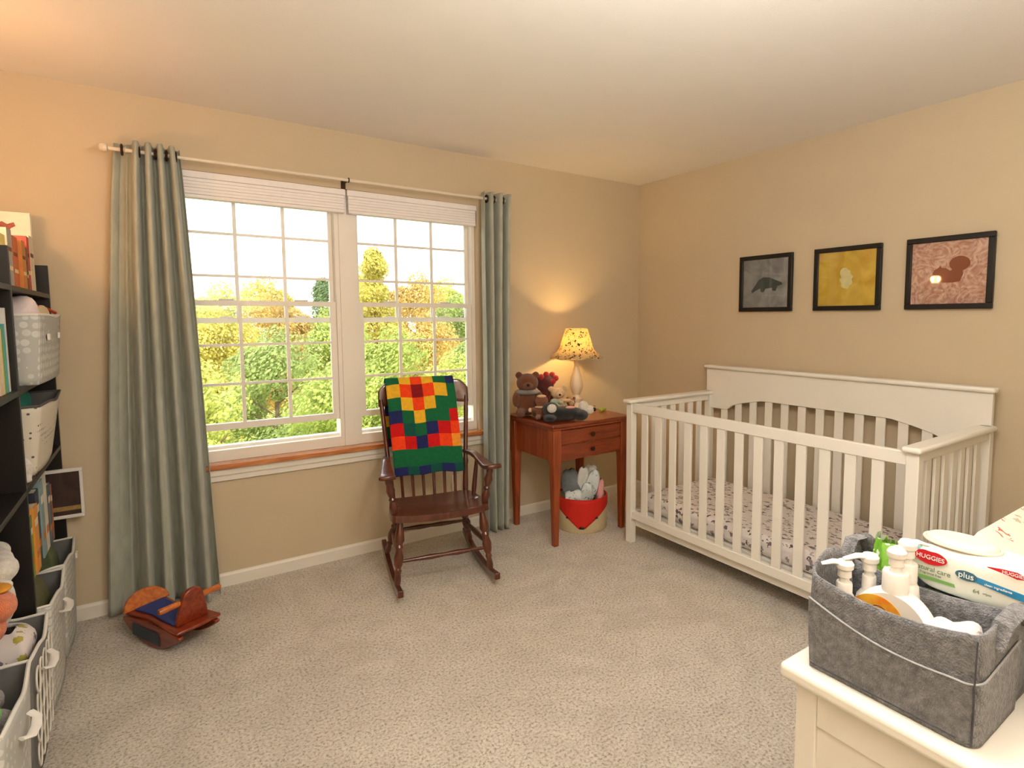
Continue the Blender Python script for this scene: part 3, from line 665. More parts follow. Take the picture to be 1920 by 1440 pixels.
# mattress
mt = empty('crib_mattress', 'crib mattress in a white sheet printed with grey woodland animals', 'mattress', ((CX0+CX1)/2, (CY0+CY1)/2, 0.205))
bx('sheet', (-0.33, 0.33, -0.76, 0.76, 0, 0.108), M_sheet, mt, bevel=0.035, seg=4)
bx('mattress_support', (-0.335, 0.335, -0.77, 0.77, -0.02, 0.0), M_white, cr, bevel=0.002).location = (0.0, 0, 0.205)

# ------------------------------------------------------------------ framed pictures
M_pg = mat_glass('picture_glass')
def art_mat(name, c1, c2, sc=8, dist=2.0, ring=False):
    m = bpy.data.materials.new(name); m.use_nodes = True; nt = m.node_tree; N = nt.nodes; L = nt.links
    b = N['Principled BSDF']; b.inputs['Roughness'].default_value = 0.7
    tc = N.new('ShaderNodeTexCoord'); nz = N.new('ShaderNodeTexNoise'); nz.inputs['Scale'].default_value = sc; nz.inputs['Detail'].default_value = 8; nz.inputs['Distortion'].default_value = dist
    L.new(tc.outputs['Object'], nz.inputs['Vector']); rp = N.new('ShaderNodeValToRGB'); L.new(nz.outputs['Fac'], rp.inputs['Fac'])
    rp.color_ramp.elements[0].position = 0.35; rp.color_ramp.elements[1].position = 0.65
    rp.color_ramp.elements[0].color = (*s2l(c1), 1); rp.color_ramp.elements[1].color = (*s2l(c2), 1); L.new(rp.outputs['Color'], b.inputs['Base Color']); return m
def circ(cx_, cz_, rx, rz, n=24, a0=0, a1=2*PI): return [(cx_+rx*math.cos(a0+(a1-a0)*i/n), cz_+rz*math.sin(a0+(a1-a0)*i/n)) for i in range(n)]
def picture(yc, label, art, sil, silmat, w=0.377, h=0.355, zc=1.614):
    root = empty('framed_picture', label, 'picture', (-0.013, yc, zc), -PI/2, group='framed pictures above the crib')   # local x runs along -y (right in the photo), local -y faces the room
    m = MB(); t_ = 0.026; hw, hh = w/2, h/2
    for a in ((-hw, hw, hh-t_, hh), (-hw, hw, -hh, -hh+t_), (-hw, -hw+t_, -hh+t_, hh-t_), (hw-t_, hw, -hh+t_, hh-t_)): m.box(a[0], a[1], -0.012, 0.010, a[2], a[3])
    m.build('frame', M_blackf, root, bevel=0.003)
    bx('print', (-hw+t_, hw-t_, 0.000, 0.006, -hh+t_, hh-t_), art, root)
    bx('glass_pane', (-hw+t_, hw-t_, -0.0065, -0.0055, -hh+t_, hh-t_), M_pg, root)
    if sil:
        q = MB()
        for i, p_ in enumerate(sil): q.prism(p_, (-0.0014-0.0002*i, 0.0))
        q.build('silhouette', silmat, root, smooth=False)
    return root
hog = [[(-.10, -.045), (-.075, -.015), (-.05, .02), (-.015, .038), (.03, .035), (.07, .018), (.115, .0), (.12, -.012), (.085, -.02), (.075, -.05), (.055, -.05), (.05, -.03), (.0, -.035), (-.01, -.055), (-.03, -.055), (-.035, -.03), (-.07, -.045), (-.095, -.06)]]
picture(-1.170, 'leftmost black-framed picture, a grey print with a dark animal silhouette', art_mat('grey_art_paper', (140, 138, 134), (176, 174, 170), 6), hog, mat('dark_grey_ink', (84, 90, 82), 0.7, 0.15, 30))
owl = [[(p[0]+0.006*math.sin(9*p[1]*20), p[1]) for p in circ(.0, -.005, .034, .052)], circ(-.012, .032, .024, .028)]
picture(-1.687, 'middle black-framed picture, a yellow painting with a pale blob shape', art_mat('yellow_art_paper', (206, 164, 44), (232, 198, 84), 5), owl, mat('pale_cream_ink', (232, 220, 160), 0.7, 0.08, 30))
squ = [circ(.048, .040, .044, .036), [(-.068, -.005), (-.060, .014), (-.040, .026), (-.034, .036), (-.028, .024), (-.010, .022), (.010, .008), (.030, .020), (.060, .012), (.064, -.012), (.052, -.045), (.020, -.050), (-.020, -.048), (-.042, -.046), (-.030, -.032), (-.052, -.020)]]
picture(-2.186, 'rightmost black-framed picture, a brown squirrel silhouette on marbled pink', art_mat('marbled_art_paper', (176, 118, 98), (222, 190, 168), 16, 3.5), squ, mat('brown_ink', (136, 66, 38), 0.7, 0.08, 30))

# ------------------------------------------------------------------ bookcase
BK0, BKX = -3.905, -3.55; BT = 0.020
bc_ = empty('bookcase', 'tall black open bookcase along the left edge', 'bookcase', (-3.73, -0.85, 0)); qx, qy = -3.73, -0.85
def kb(name, x0, x1, y0, y1, z0, z1): return bx(name, (x0-qx, x1-qx, y0-qy, y1-qy, z0, z1), M_black, bc_, bevel=0.0015)
for y0 in (-0.026, -0.862, -1.70): kb('upright', BK0, BKX, y0-BT/2, y0+BT/2, 0.0, 1.632)
for z in (1.508, 1.168, 0.838, 0.505):
    for ya, yb in ((-0.036, -0.852), (-0.872, -1.69)):
        kb('shelf', BK0, BKX if z > 0.6 else -3.600, yb, ya, z-0.018, z)
kb('plinth', BK0, BKX-0.01, -1.69, -0.036, 0.0, 0.03)
kb('back_panel', BK0-0.008, BK0, -1.71, -0.016, 0.03, 1.632)

def book(label, x0, x1, y0, y1, z0, z1, c, tiltx=0, group=None, title=None, cover=None, face='x'):
    """hard-back book: cover shell, page block; spine faces +x"""
    mc = cover or mat('cover_%d_%d_%d' % c, c, 0.45, 0.05, 30)
    root = empty('book', label, 'book', ((x0+x1)/2, (y0+y1)/2, z0), 0, group); a, b, h = (x1-x0)/2, (y1-y0)/2, z1-z0
    t_ = min(0.003, b*0.3, a*0.5); m = MB()
    if face == 'x': m.box(-a, a, -b, -b+t_, 0, h); m.box(-a, a, b-t_, b, 0, h); m.box(a-t_, a, -b+t_, b-t_, 0, h)
    else: m.box(-a, a, -b, -b+t_, 0, h); m.box(-a, a, b-t_, b, 0, h); m.box(-a, -a+t_, -b+t_, b-t_, 0, h)
    m.build('cover', mc, root, smooth=False)
    if face == 'x': m = MB().box(-a+0.002, a-t_, -b+t_, b-t_, 0.002, h-0.002)
    else: m = MB().box(-a+t_, a-0.002, -b+t_, b-t_, 0.002, h-0.002)
    m.build('pages', mat('book_pages', (226, 216, 194), 0.8, 0.06, 60, stretch=(1, 40, 1)), root, smooth=False)
    root.rotation_euler = (tiltx, 0, 0)
    return root
g1 = 'books standing on the bookcase top shelf'; zt = 1.509
pb = book('tall white picture book with an orange band, rising highest on the bookcase', -3.87, -3.580, -0.155, -0.125, zt, 1.835, (232, 222, 204), group=g1, face='c')
bx('title_band', (-0.145, 0.05+0.052, -0.0165, -0.0152, 0.205, 0.232), mat('orange_band_print', (236, 150, 40), 0.5), pb)
MB().prism([(0.02, .265), (.03, .285), (.045, .278), (.06, .286), (.075, .276), (.095, .285), (.10, .27), (.085, .26), (.08, .248), (.062, .242), (.045, .248)], (-.0162, -.0152)).build('cover_drawing', mat('brown_red_drawing', (150, 74, 58), 0.6, .3, 90), pb, smooth=False)
for i, (lab, y0, y1, h, c, xx) in enumerate((
    ('thick white book with orange edge, farthest right on the bookcase top', -0.285, -0.195, 0.222, (232, 216, 190), 0.0),
    ('red book beside the thick white one on the bookcase top', -0.345, -0.292, 0.212, (196, 46, 34), 0.0),
    ('narrow dark green book on the bookcase top', -0.375, -0.350, 0.165, (74, 74, 44), 0.0),
    ('orange book on the bookcase top beside the narrow green one', -0.460, -0.382, 0.185, (208, 128, 48), 0.0),
    ('orange-red striped book left of the orange one on the bookcase top', -0.560, -0.468, 0.190, (206, 96, 50), -0.01),
    ('light grey book with yellow foot on the bookcase top', -0.650, -0.568, 0.205, (170, 168, 160), -0.01),
    ('pale yellow book lying nearest the upright on the bookcase top', -0.840, -0.765, 0.165, (236, 208, 110), 0.002))):
    b_ = book(lab, -3.80+xx, -3.572+xx, y0, y1, zt, zt+h, c, group=g1)
    dd = (y1-y0)/2
    for zz, c2 in ((0.3, (236, 220, 170)), (0.62, (120, 60, 40))):
        bx('spine_print', (0.1140, 0.1148, -dd*.7, dd*.7, h*zz, h*(zz+.07)), mat('spine_print_%d' % c2[1], c2, 0.6), b_)

# cloth bin + things in it
def cloth_bin(label, cx_, cy_, z0, w, d, h, m, flare=0.08, group=None, handle=True, sag=0.02, belly=0.0, ties=None, rot=0, rim=M_cord):
    root = empty('storage_bin', label, 'storage bin', (cx_, cy_, z0), rot, group)
    def wall(a, b, off=0.0):
        wv = 2*PI*a+PI/4; c_, s_ = math.cos(wv), math.sin(wv)
        k = 1/max(abs(c_), abs(s_))**0.82
        e = 1+flare*b+belly*math.sin(PI*b)
        X = c_*k*(w/2*1.0)*e-off*c_; Y = s_*k*(d/2)*e-off*s_
        z = h*b-sag*b*math.cos(2*(wv))**2*(0.5+0.5*math.sin(3*wv))
        return (X, Y, z)
    MB().grid(lambda a, b: wall(a, b), 64, 12, True).build('outer_cloth', m, root, solid=0.004, angle=180)
    MB().grid(lambda a, b: wall(a, b*.99+.005, 0.006), 64, 6, True).build('lining', M_bindark, root, angle=180)
    q_ = MB(); p_ = [wall(i/48, 0.0, 0.01) for i in range(48)]; q_.add(p_, [tuple(range(48))]); q_.build('bottom', M_bindark, root, smooth=False).location = (0, 0, 0.002)
    pts = [wall(i/64, 1.0) for i in range(65)]; MB().tube(pts, 0.005, 8, False).build('rim_binding', rim, root)
    if handle:
        for sgn in (1,):
            X = w/2*(1+flare)*1.0
            MB().tube([(X+.004, -.06, h*.80), (X+.020, -.045, h*.78), (X+.024, 0, h*.775), (X+.020, .045, h*.78), (X+.004, .06, h*.80)], 0.011, 8, True, 0.35).build('handle', M_cord, root)
    for tx, ty, tz in (ties or []): bx('tab', (tx-.004, tx+.004, ty-.018, ty+.018, tz-.012, tz+.012), M_cord, root, bevel=0.002)
    return root
gb = 'cloth bins in the bookcase'
b1 = cloth_bin('pale grey lattice-patterned bin high in the bookcase, blanket bulging out', -3.665, -0.43, 1.169, 0.30, 0.56, 0.245, M_bin, 0.10, gb, False, 0.01, ties=[(.166, -.15, .165), (.166, .12, .165)])
b2 = cloth_bin('white dotted tapered bin holding a teal cloth, below the lattice bin', -3.672, -0.43, 0.839, 0.24, 0.44, 0.255, M_dots, 0.30, gb, False, 0.02, rim=mat('dark_rim_cloth', (84, 80, 78), 0.8))
o = folded('rolled_blanket', 'white rolled blanket with red stitching in the lattice bin', 'blanket', mat('white_fleece', (228, 214, 214), 0.9, 0.05, 20, 0.4, 80), (-3.60, -0.60, 1.395), (.075, .07, .085), (PI/2, 0, .2), 'blankets in the lattice bin', 11)
o = folded('folded_blanket', 'cream folded blanket with a red edge in the lattice bin', 'blanket', mat('cream_quilted_cloth', (214, 196, 158), 0.9, 0.06, 20, 0.4, 80), (-3.60, -0.33, 1.395), (.075, .05, .15), (PI/2, 0, .1), 'blankets in the lattice bin', 12)
MB().tube([(-3.575, -0.52, 1.47), (-3.555, -0.42, 1.452), (-3.53, -0.32, 1.44), (-3.515, -0.22, 1.425)], 0.006, 8).build('red_piping', mat('red_cord', (196, 60, 40), 0.8), None)
rp_ = bpy.data.objects['red_piping']; rp_.parent = o; rp_.matrix_parent_inverse = (Matrix.Translation(o.location) @ o.rotation_euler.to_matrix().to_4x4()).inverted()
folded('folded_towel', 'teal folded towel inside the dotted bin', 'towel', mat('teal_cloth', (44, 128, 112), 0.9, 0.1, 20, 0.4, 100), (-3.625, -0.42, 1.060), (.080, .035, .17), (PI/2, PI/2, 0), None, 13)
# lower books in the far bay
g2 = 'books on the bookcase shelf above the floor bins'; z2 = 0.506
for lab, y0, y1, h, c, xo in (
    ('tall dark charcoal book at the left of the lower book row', -0.840, -0.775, 0.205, (60, 62, 56), -0.0),
    ('slim green and yellow book next to the charcoal one', -0.768, -0.735, 0.215, (120, 140, 60), 0.0),
    ('orange and yellow book with brown marks in the lower row', -0.728, -0.655, 0.235, (222, 150, 60), 0.005),
    ('navy and yellow book in the lower row', -0.648, -0.575, 0.270, (44, 50, 66), 0.0),
    ('light teal picture book in the lower row', -0.568, -0.50, 0.290, (130, 158, 160), 0.004),
    ('white edged book in the lower row beside the teal one', -0.492, -0.43, 0.300, (214, 206, 190), 0.004),
    ('slate blue book in the lower row', -0.422, -0.36, 0.240, (76, 96, 108), 0.006),
    ('thin rust red book at the right of the lower row', -0.352, -0.32, 0.225, (150, 84, 60), 0.006)):
    b_ = book(lab, -3.78+xo, -3.562+xo, y0, y1, z2, z2+h, c, group=g2); dd = (y1-y0)/2
    for zz, c2 in ((0.22, (200, 120, 50)), (0.7, (226, 214, 190))):
        bx('spine_print', (0.1090, 0.1098, -dd*.7, dd*.7, h*zz, h*(zz+.1)), mat('spine_print_%d' % c2[1], c2, 0.6), b_)
# white framed picture leaning at the far end
fp = empty('small_framed_picture', 'white-framed dark photograph jutting from the bookcase toward the wall', 'picture', (-3.545, -0.045, 0.490), 0.0)
m = MB(); w_, h_ = 0.075, 0.225
for a in ((-w_, w_, 0, .015), (-w_, w_, h_-.015, h_), (-w_, -w_+.012, .015, h_-.015), (w_-.012, w_, .015, h_-.015)): m.box(a[0], a[1], -.008, .008, a[2], a[3])
m.build('frame', M_plastic, fp, bevel=0.002)
bx('photograph', (-w_+.012, w_-.012, -.004, .004, .015, h_-.015), art_mat('dark_photo', (44, 30, 26), (70, 48, 40), 5), fp)
bx('photo_band', (-w_+.012, w_-.012, -.0046, -.004, .035, .055), mat('tan_photo_band', (150, 120, 70), .7, .3, 60), fp)
fp.location = (-3.555, -0.052, 0.506)
# near bay books and shelf things
g3 = 'books on the near bookcase shelf'
for lab, y0, y1, h, c in (('white picture book standing next to the middle upright', -0.905, -0.885, 0.265, (222, 218, 210)), ('teal topped slim book on the near shelf', -0.935, -0.912, 0.215, (86, 168, 170)), ('green slim book on the near shelf', -0.962, -0.942, 0.205, (110, 160, 90)), ('pale yellow book on the near shelf', -0.995, -0.970, 0.20, (226, 206, 150)), ('pale peach book at the left frame edge', -1.03, -1.002, 0.205, (220, 190, 160))):
    book(lab, -3.80, -3.565, y0, y1, 1.169, 1.169+h, c, group=g3)
plush('honey_brown_toy', 'honey brown plush sitting in the near bookcase shelf at the frame edge', (-3.66, -1.045, 0.84), 0.6,
      [((0, 0, .08), (.07, .07, .08)), ((0, 0, .17), (.055, .055, .05))], [('scarf', mat('olive_cloth', (120, 110, 60), .9), [((0, 0, .135), (.05, .05, .02))])], mb=fur('honey_plush', (156, 92, 40)))
plush('white_duck_toy', 'white plush with a peach foot standing in front of the dotted bin', (-3.575, -0.745, 0.839), 0.6,
      [((0, 0, .045), (.028, .034, .045)), ((0, -.005, .010), (.02, .03, .012))], [('foot', F_orange, [((.012, .055, .012), (.018, .028, .014))])], mb=F_white)
# heap of plush toys spilling from the near bay
gp = 'plush toys spilling from the near lower shelf'
ZS = 0.506
plush('pink_bunny_toy', 'pink plush rabbit, uppermost of the plush toys at the left edge', (-3.675, -1.10, ZS+.0), 0.4, [((0, 0, .08), (.08, .08, .08)), ((0, 0, .15), (.06, .06, .06)), ((.03, .03, .20), (.065, .065, .06)), ((.05, .10, .12), (.03, .06, .03))], [('ear', F_white, [((.05, -.03, .235), (.02, .02, .05)), ((.02, .06, .24), (.02, .02, .05))])], mb=F_pink, group=gp)
plush('white_plush_arm_toy', 'white plush toy with a long arm reaching out from the near shelf', (-3.600, -1.08, ZS+.085), 0.3, [((-.02, -.07, .0), (.05, .06, .084)), ((0, -.05, .085), (.045, .06, .040)), ((.02, .05, .085), (.028, .08, .026)), ((.024, .12, .087), (.030, .025, .030))], [('cuff', mat('mint_plush', (200, 222, 214), .9, .1, 60, .5, 300), [((.025, .137, .087), (.026, .012, .027))])], mb=F_white, group=gp)
plush('orange_fox_toy', 'orange plush fox with white paw above the floor bins', (-3.600, -1.20, ZS+.06), 0.3, [((-.02, -.05, -.01), (.05, .06, .049)), ((0, -.05, .045), (.055, .07, .045)), ((.025, .05, .036), (.028, .06, .030))], [('paw', F_white, [((.032, .108, .036), (.026, .022, .028)), ((.03, .02, .074), (.028, .04, .016))]), ('mane', mat('golden_plush', (220, 150, 40), .9, .1, 60, .5, 300), [((.02, -.04, .090), (.026, .04, .009))])], mb=F_orange, group=gp)

# floor bins
gf = 'patterned cloth bins along the floor in the bookcase'
M_net = mat('cream_net_cord', (222, 214, 202), 0.8, .04, 60)
fa = cloth_bin('farthest floor bin, grey patterned cloth with white tab, nearest the window wall', -3.645, -0.245, 0.032, 0.235, 0.345, 0.385, M_bin, 0.10, gf, False, 0.03, ties=[(.134, .10, .33)])
fb = cloth_bin('second floor bin from the wall, pale patterned cloth with drooping handle, olive bag inside', -3.645, -0.640, 0.032, 0.235, 0.335, 0.385, M_bin, 0.12, gf, True, 0.03)
fc = cloth_bin('floor bin with white looping net sides and a printed cloth inside', -3.645, -1.072, 0.032, 0.235, 0.315, 0.395, M_bindark, 0.14, gf, True, 0.03)
fd = cloth_bin('nearest floor bin, pale patterned cloth, grey plush toys inside', -3.640, -1.462, 0.032, 0.24, 0.33, 0.42, M_bin, 0.14, gf, True, 0.02)
m = MB()
for i in range(5):
    for j in range(4):
        z = 0.05+0.30*(j+0.5)/4; y = -0.14+0.28*(i+0.5)/5; X = 0.1235+0.014*(z/.39)
        s_ = 0.034; rx = 0.03
        m.tube([(X, y+rx*math.cos(a)*(1 if (i+j) % 2 else .8), z+s_*math.sin(a)*1.12) for a in [2*PI*k/14 for k in range(15)]], 0.0026, 6, False)
m.build('net_loops', M_net, fc)
folded('olive_bag', 'olive green rounded bag in the second floor bin', 'bag', mat('olive_nylon', (92, 90, 58), .6, .12, 20, .3, 60), (-3.635, -0.66, 0.34), (.085, .12, .125), (0, .1, 0), None, 21)
folded('printed_cloth', 'white cloth with olive and grey print filling the net-sided bin', 'cloth', mat_spots('olive_print', (218, 208, 204), [(170, 160, 70), (110, 104, 110), (150, 140, 150)], 32, .42, .8, warp=.02), (-3.625, -1.04, 0.35), (.085, .12, .115), (0, .25, 0), None, 22)
folded('green_folder', 'green and grey folded cloth standing in the farthest floor bin', 'cloth', mat('moss_cloth', (92, 104, 70), .8, .15, 10), (-3.63, -0.25, 0.33), (.07, .09, .125), (0, .1, 0), None, 23)
plush('grey_elephant_toy', 'grey plush toy lolling in the nearest floor bin', (-3.60, -1.44, 0.265), 0.4, [((0, 0, .08), (.07, .08, .07)), ((.03, .07, .13), (.045, .045, .04)), ((.03, -.06, .13), (.04, .05, .04)), ((.04, .03, .16), (.03, .04, .028))], [('patch', F_pink, [((.065, .08, .125), (.015, .02, .02))])], mb=F_grey, group='plush toys in the nearest floor bin')
plush('lime_green_toy', 'lime green plush poking up at the left edge above the grey plush', (-3.555, -1.545, 0.425), 0.4, [((0, 0, .035), (.030, .034, .030)), ((.01, .04, .012), (.018, .035, .010))], [], mb=F_green, group='plush toys in the nearest floor bin')
plush('grey_white_toy', 'grey plush with a white tag beside the orange fox plush', (-3.610, -1.335, ZS+.0), 0.3, [((0, 0, .045), (.050, .06, .043)), ((.02, .055, .036), (.030, .04, .032))], [('tag', F_white, [((.044, .0, .055), (.010, .02, .014))])], mb=F_grey, group=gp)

# ------------------------------------------------------------------ dresser
DX0, DX1, DY0, DY1, DZ = -2.252, -0.75, -3.34, -2.768, 0.75
dr = empty('dresser', 'white dresser with overhanging rounded top in the near right corner', 'dresser', ((DX0+DX1)/2, (DY0+DY1)/2, 0)); dx, dy = dr.location.x, dr.location.y
def db(name, x0, x1, y0, y1, z0, z1, p=dr, bev=0.002, seg=2): return bx(name, (x0-dx, x1-dx, y0-dy, y1-dy, z0, z1), M_white, p, bevel=bev, seg=seg)
db('top', DX0, DX1, DY0, DY1, DZ-0.030, DZ, bev=0.010, seg=4)
bxx = DX0+0.026
db('body', bxx+0.008, DX1-0.02, DY0+0.02, DY1-0.03, 0.06, DZ-0.030)
for y0, y1 in ((DY1-0.062, DY1-0.022), (DY0+0.02, DY0+0.06)): db('leg', bxx, bxx+0.05, y0, y1, 0, DZ-0.030); db('leg', DX1-0.06, DX1-0.015, y0, y1, 0, DZ-0.030)
db('end_rail', bxx+0.002, bxx+0.02, DY0+0.06, DY1-0.062, DZ-0.105, DZ-0.030)
for i in range(3):
    for a, b in ((bxx+0.06, (bxx+DX1)/2-0.01), ((bxx+DX1)/2+0.01, DX1-0.07)):
        d_ = db('drawer', a, b, DY1-0.032, DY1-0.020, 0.09+0.205*i, 0.285+0.205*i)
        MB().turned(((a+b)/2-dx, DY1-0.022-dy, 0.19+0.205*i), ((a+b)/2-dx, DY1+0.002-dy, 0.19+0.205*i), [(0, .006), (.5, .007), (.7, .014), (1, .010)]).build('knob', M_white, d_)

# felt caddy
KX0, KX1, KY0, KY1, KZ, KH = -2.212, -1.955, -3.066, -2.803, DZ+0.001, 0.178
kd = empty('felt_caddy', 'grey felt caddy holding pump bottles and wipes on the dresser corner', 'caddy', ((KX0+KX1)/2, (KY0+KY1)/2, KZ)); kx, ky = kd.location.x, kd.location.y
ka, kb2 = (KX1-KX0)/2, (KY1-KY0)/2
def rr_path(a, b, r_, n=6):
    out = []
    for cx_, cy_, s0 in ((a-r_, b-r_, 0), (-a+r_, b-r_, PI/2), (-a+r_, -b+r_, PI), (a-r_, -b+r_, 3*PI/2)):
        for i in range(n+1): w = s0+PI/2*i/n; out.append((cx_+r_*math.cos(w), cy_+r_*math.sin(w)))
    return out
path = []
base = rr_path(ka, kb2, 0.022)
for i in range(len(base)):
    p0, p1 = base[i], base[(i+1) % len(base)]; d_ = math.hypot(p1[0]-p0[0], p1[1]-p0[1]); k_ = max(1, int(d_/0.006))
    for j in range(k_): path.append((p0[0]+(p1[0]-p0[0])*j/k_, p0[1]+(p1[1]-p0[1])*j/k_))
NP = len(path)
def rim_z(x, y):
    # side walls (+x/-x faces) dip gently; the two end walls (+y / -y) rise in two arches
    z = KH-0.020*(1-(y/kb2)**2)*1.0
    if abs(y) > kb2-0.012:
        z = KH-0.004+0.030*abs(math.sin((x+ka)/(2*ka)*2*PI))**0.8*max(0, (1-abs(x/ka)**6))
        if y < 0: z = KH-0.006+0.012*max(0, 1-abs((x+0.02)/0.05))
    return z
def caddy_wall(a, b):
    x, y = path[int(round(a*NP)) % NP]; e = 1+0.02*math.sin(PI*b)+0.015*b
    return (x*e, y*e, rim_z(x, y)*b)
MB().grid(caddy_wall, NP, 14, True).build('felt_wall', M_felt, kd, solid=0.0045, angle=180)
bx('felt_bottom', (-ka+.003, ka-.003, -kb2+.003, kb2-.003, 0, .005), M_felt, kd)
# outer pocket (a second layer with a curved upper edge) on the front, right end
def pocket(a, b):
    # front wall runs from left end (y=+) to right end (y=-) and round onto the right end wall
    s_ = a; Lf = 2*kb2-0.02; Ls = 0.15; d_ = s_*(Lf+Ls)
    if d_ < Lf: x, y = -ka-0.006, kb2-0.008-d_
    else: x, y = -ka+0.004+(d_-Lf), -kb2-0.006
    if abs(d_-Lf) < 0.02:
        w = (d_-Lf+0.02)/0.04*PI/2; x = -ka-0.006+0.022*(1-math.cos(w)); y = -kb2+0.016-0.022*math.sin(w)
    top = 0.132-0.030*min(1, d_/Lf)-0.018*math.sin(PI*min(1, d_/Lf)) if d_ < Lf else 0.102+0.018*((d_-Lf)/Ls)
    e = 1+0.02*math.sin(PI*b*0.6)+0.01*b
    return (x*e, y*e, 0.001+top*b)
MB().grid(pocket, 120, 10).build('outer_pocket', M_felt, kd, solid=0.004, angle=180)
pts = [pocket(i/80, 1.0) for i in range(81)]; MB().tube([(p_[0]-.002, p_[1], p_[2]) for p_ in pts], 0.0016, 6).build('pocket_hem', mat('pale_felt_edge', (160, 160, 162), .9, .1, 90), kd)
# seam stitching
m = MB()
m.tube([(-ka-0.0125, kb2-.012-(2*kb2-.030)*i/20, 0.011) for i in range(21)], 0.0012, 6)
m.tube([(-ka-0.005, -kb2-.0005, 0.004), (-ka-0.008, -kb2-.0018, 0.06), (-ka-0.010, -kb2-.002, 0.100), (-ka-.004, -kb2-.001, KH-.010)], 0.0013, 6)
m.build('stitching', M_feltd, kd)
# divider with curved rim, and left strap loop
def divider(a, b): y = kb2-.005-(2*kb2-.01)*a; return (0.004, y, 0.01+(KH-0.016-0.012*math.sin(PI*a))*b)
MB().grid(divider, 30, 6).build('divider', M_felt, kd, solid=0.005, angle=180)
MB().tube([(-.02, kb2-.010, .13), (-.012, kb2-.004, .18), (0.012, kb2-.002, .207), (.045, kb2-.004, .205), (.062, kb2-.008, .175), (.066, kb2-.01, .13)], 0.013, 10, True, 0.22).build('handle', M_felt, kd)
MB().tube([(-.075, -kb2-.004, .14), (-.060, -kb2-.010, .175), (-.03, -kb2-.016, .188), (.0, -kb2-.016, .186), (.03, -kb2-.012, .175), (.045, -kb2-.004, .14)], 0.013, 10, True, 0.22).build('handle', M_felt, kd)

# pump bottles
def pump_bottle(label, x, y, z0, hb, rad, neck, cap_h, nozzle_ang, nozzle_len, flat=1.0, group='pump bottles in the felt caddy', rz=0, capr=0.019):
    root = empty('pump_bottle', label, 'bottle', (x, y, z0), rz, group)
    if flat < 1:   # disc-shaped bottle
        m = MB()
        def disc(a, b):
            w = 2*PI*a; e = b*2-1; zc = hb*0.50
            rx = rad*flat*math.sqrt(max(0, 1-abs(e)**4)); k = (1-0.06*abs(e)**2)
            yy = rad*math.cos(w)*k; zz = zc+hb*0.50*math.sin(w)*k; zz = max(zz, 0.0)
            return (e*rad*flat, yy*(0.93+0.07*(1-abs(e)**3)), zz)
        m.grid(disc, 48, 12, True); n0 = len(m.v)
        m.add([disc(i/48, 0) for i in range(48)], [tuple(range(48))]); m.add([disc(i/48, 1) for i in range(48)], [tuple(range(48))])
        m.build('body', M_plastic, root, angle=50)
    else:
        MB().lathe([(rad*.93, 0), (rad, .004), (rad, hb*.82), (rad*.9, hb*.92), (rad*.55, hb), (neck, hb+.004)], n=28).build('body', M_plastic, root)
    MB().lathe([(capr, hb-.006), (capr, hb-.006+cap_h), (capr*.93, hb-.003+cap_h)], n=24).build('collar', M_plastic, root)
    z1 = hb-.006+cap_h
    MB().lathe([(.0085, z1), (.0085, z1+.012), (.012, z1+.014), (.0115, z1+.026), (.015, z1+.030), (.0155, z1+.038), (.012, z1+.043)], n=20).build('pump_stem', M_plastic, root)
    c_, s_ = math.cos(nozzle_ang), math.sin(nozzle_ang)
    MB().tube([(0, 0, z1+.038), (c_*nozzle_len*.5, s_*nozzle_len*.5, z1+.040), (c_*nozzle_len, s_*nozzle_len, z1+.034)], [.010, .008, .005], 12, True, .55).build('nozzle', M_plastic, root)
    return root
KB = KZ+0.006
p1 = pump_bottle('small white pump bottle at the left end of the felt caddy', -2.166, -2.842, KB, 0.138, 0.020, .010, .018, 2.3, .040, capr=.014)
p2 = pump_bottle('white pump bottle behind the round one, nozzle pointing left', -2.128, -2.868, KB, 0.138, 0.022, .011, .030, 2.5, .048, capr=.012)
p3 = pump_bottle('round white pump bottle with an orange bee label in the felt caddy', -2.155, -2.925, KB+.022, 0.148, 0.069, .012, .034, 0.2, .030, flat=0.30, rz=0.12, capr=.021)
p4 = pump_bottle('tall white pump bottle just right of and behind the round bottle', -2.112, -2.924, KB, 0.178, 0.022, .011, .030, -0.6, .036, capr=.017)
# label on round bottle (faces -x)
def disc_poly(cx_, cz_, r_, n=36): return [(cx_+r_*math.cos(2*PI*i/n), cz_+r_*math.sin(2*PI*i/n)) for i in range(n)]
RM = Matrix.Rotation(-PI/2, 4, 'Z')
def lab_grad():
    m = bpy.data.materials.new('orange_label'); m.use_nodes = True; nt = m.node_tree; N = nt.nodes; L = nt.links; b = N['Principled BSDF']; b.inputs['Roughness'].default_value = .35
    tc = N.new('ShaderNodeTexCoord'); vo = N.new('ShaderNodeTexNoise'); vo.inputs['Scale'].default_value = 30; L.new(tc.outputs['Object'], vo.inputs['Vector'])
    rp = N.new('ShaderNodeValToRGB'); L.new(vo.outputs['Fac'], rp.inputs['Fac']); rp.color_ramp.elements[0].position = .35; rp.color_ramp.elements[0].color = (*s2l((228, 130, 40)), 1); rp.color_ramp.elements[1].position = .6; rp.color_ramp.elements[1].color = (*s2l((238, 180, 60)), 1)
    L.new(rp.outputs['Color'], b.inputs['Base Color']); return m
def to_face(poly, x0, x1): return [Vector((x0, -px_, pz_)) for px_, pz_ in poly]
FM = Matrix(((0, 1, 0, 0), (-1, 0, 0, 0), (0, 0, 1, 0), (0, 0, 0, 1)))     # local: prism x -> -y, prism y -> x
MB().prism(disc_poly(-.022, .090, .045), (-.0222, -.0212), FM).build('label', lab_grad(), p3, smooth=False)
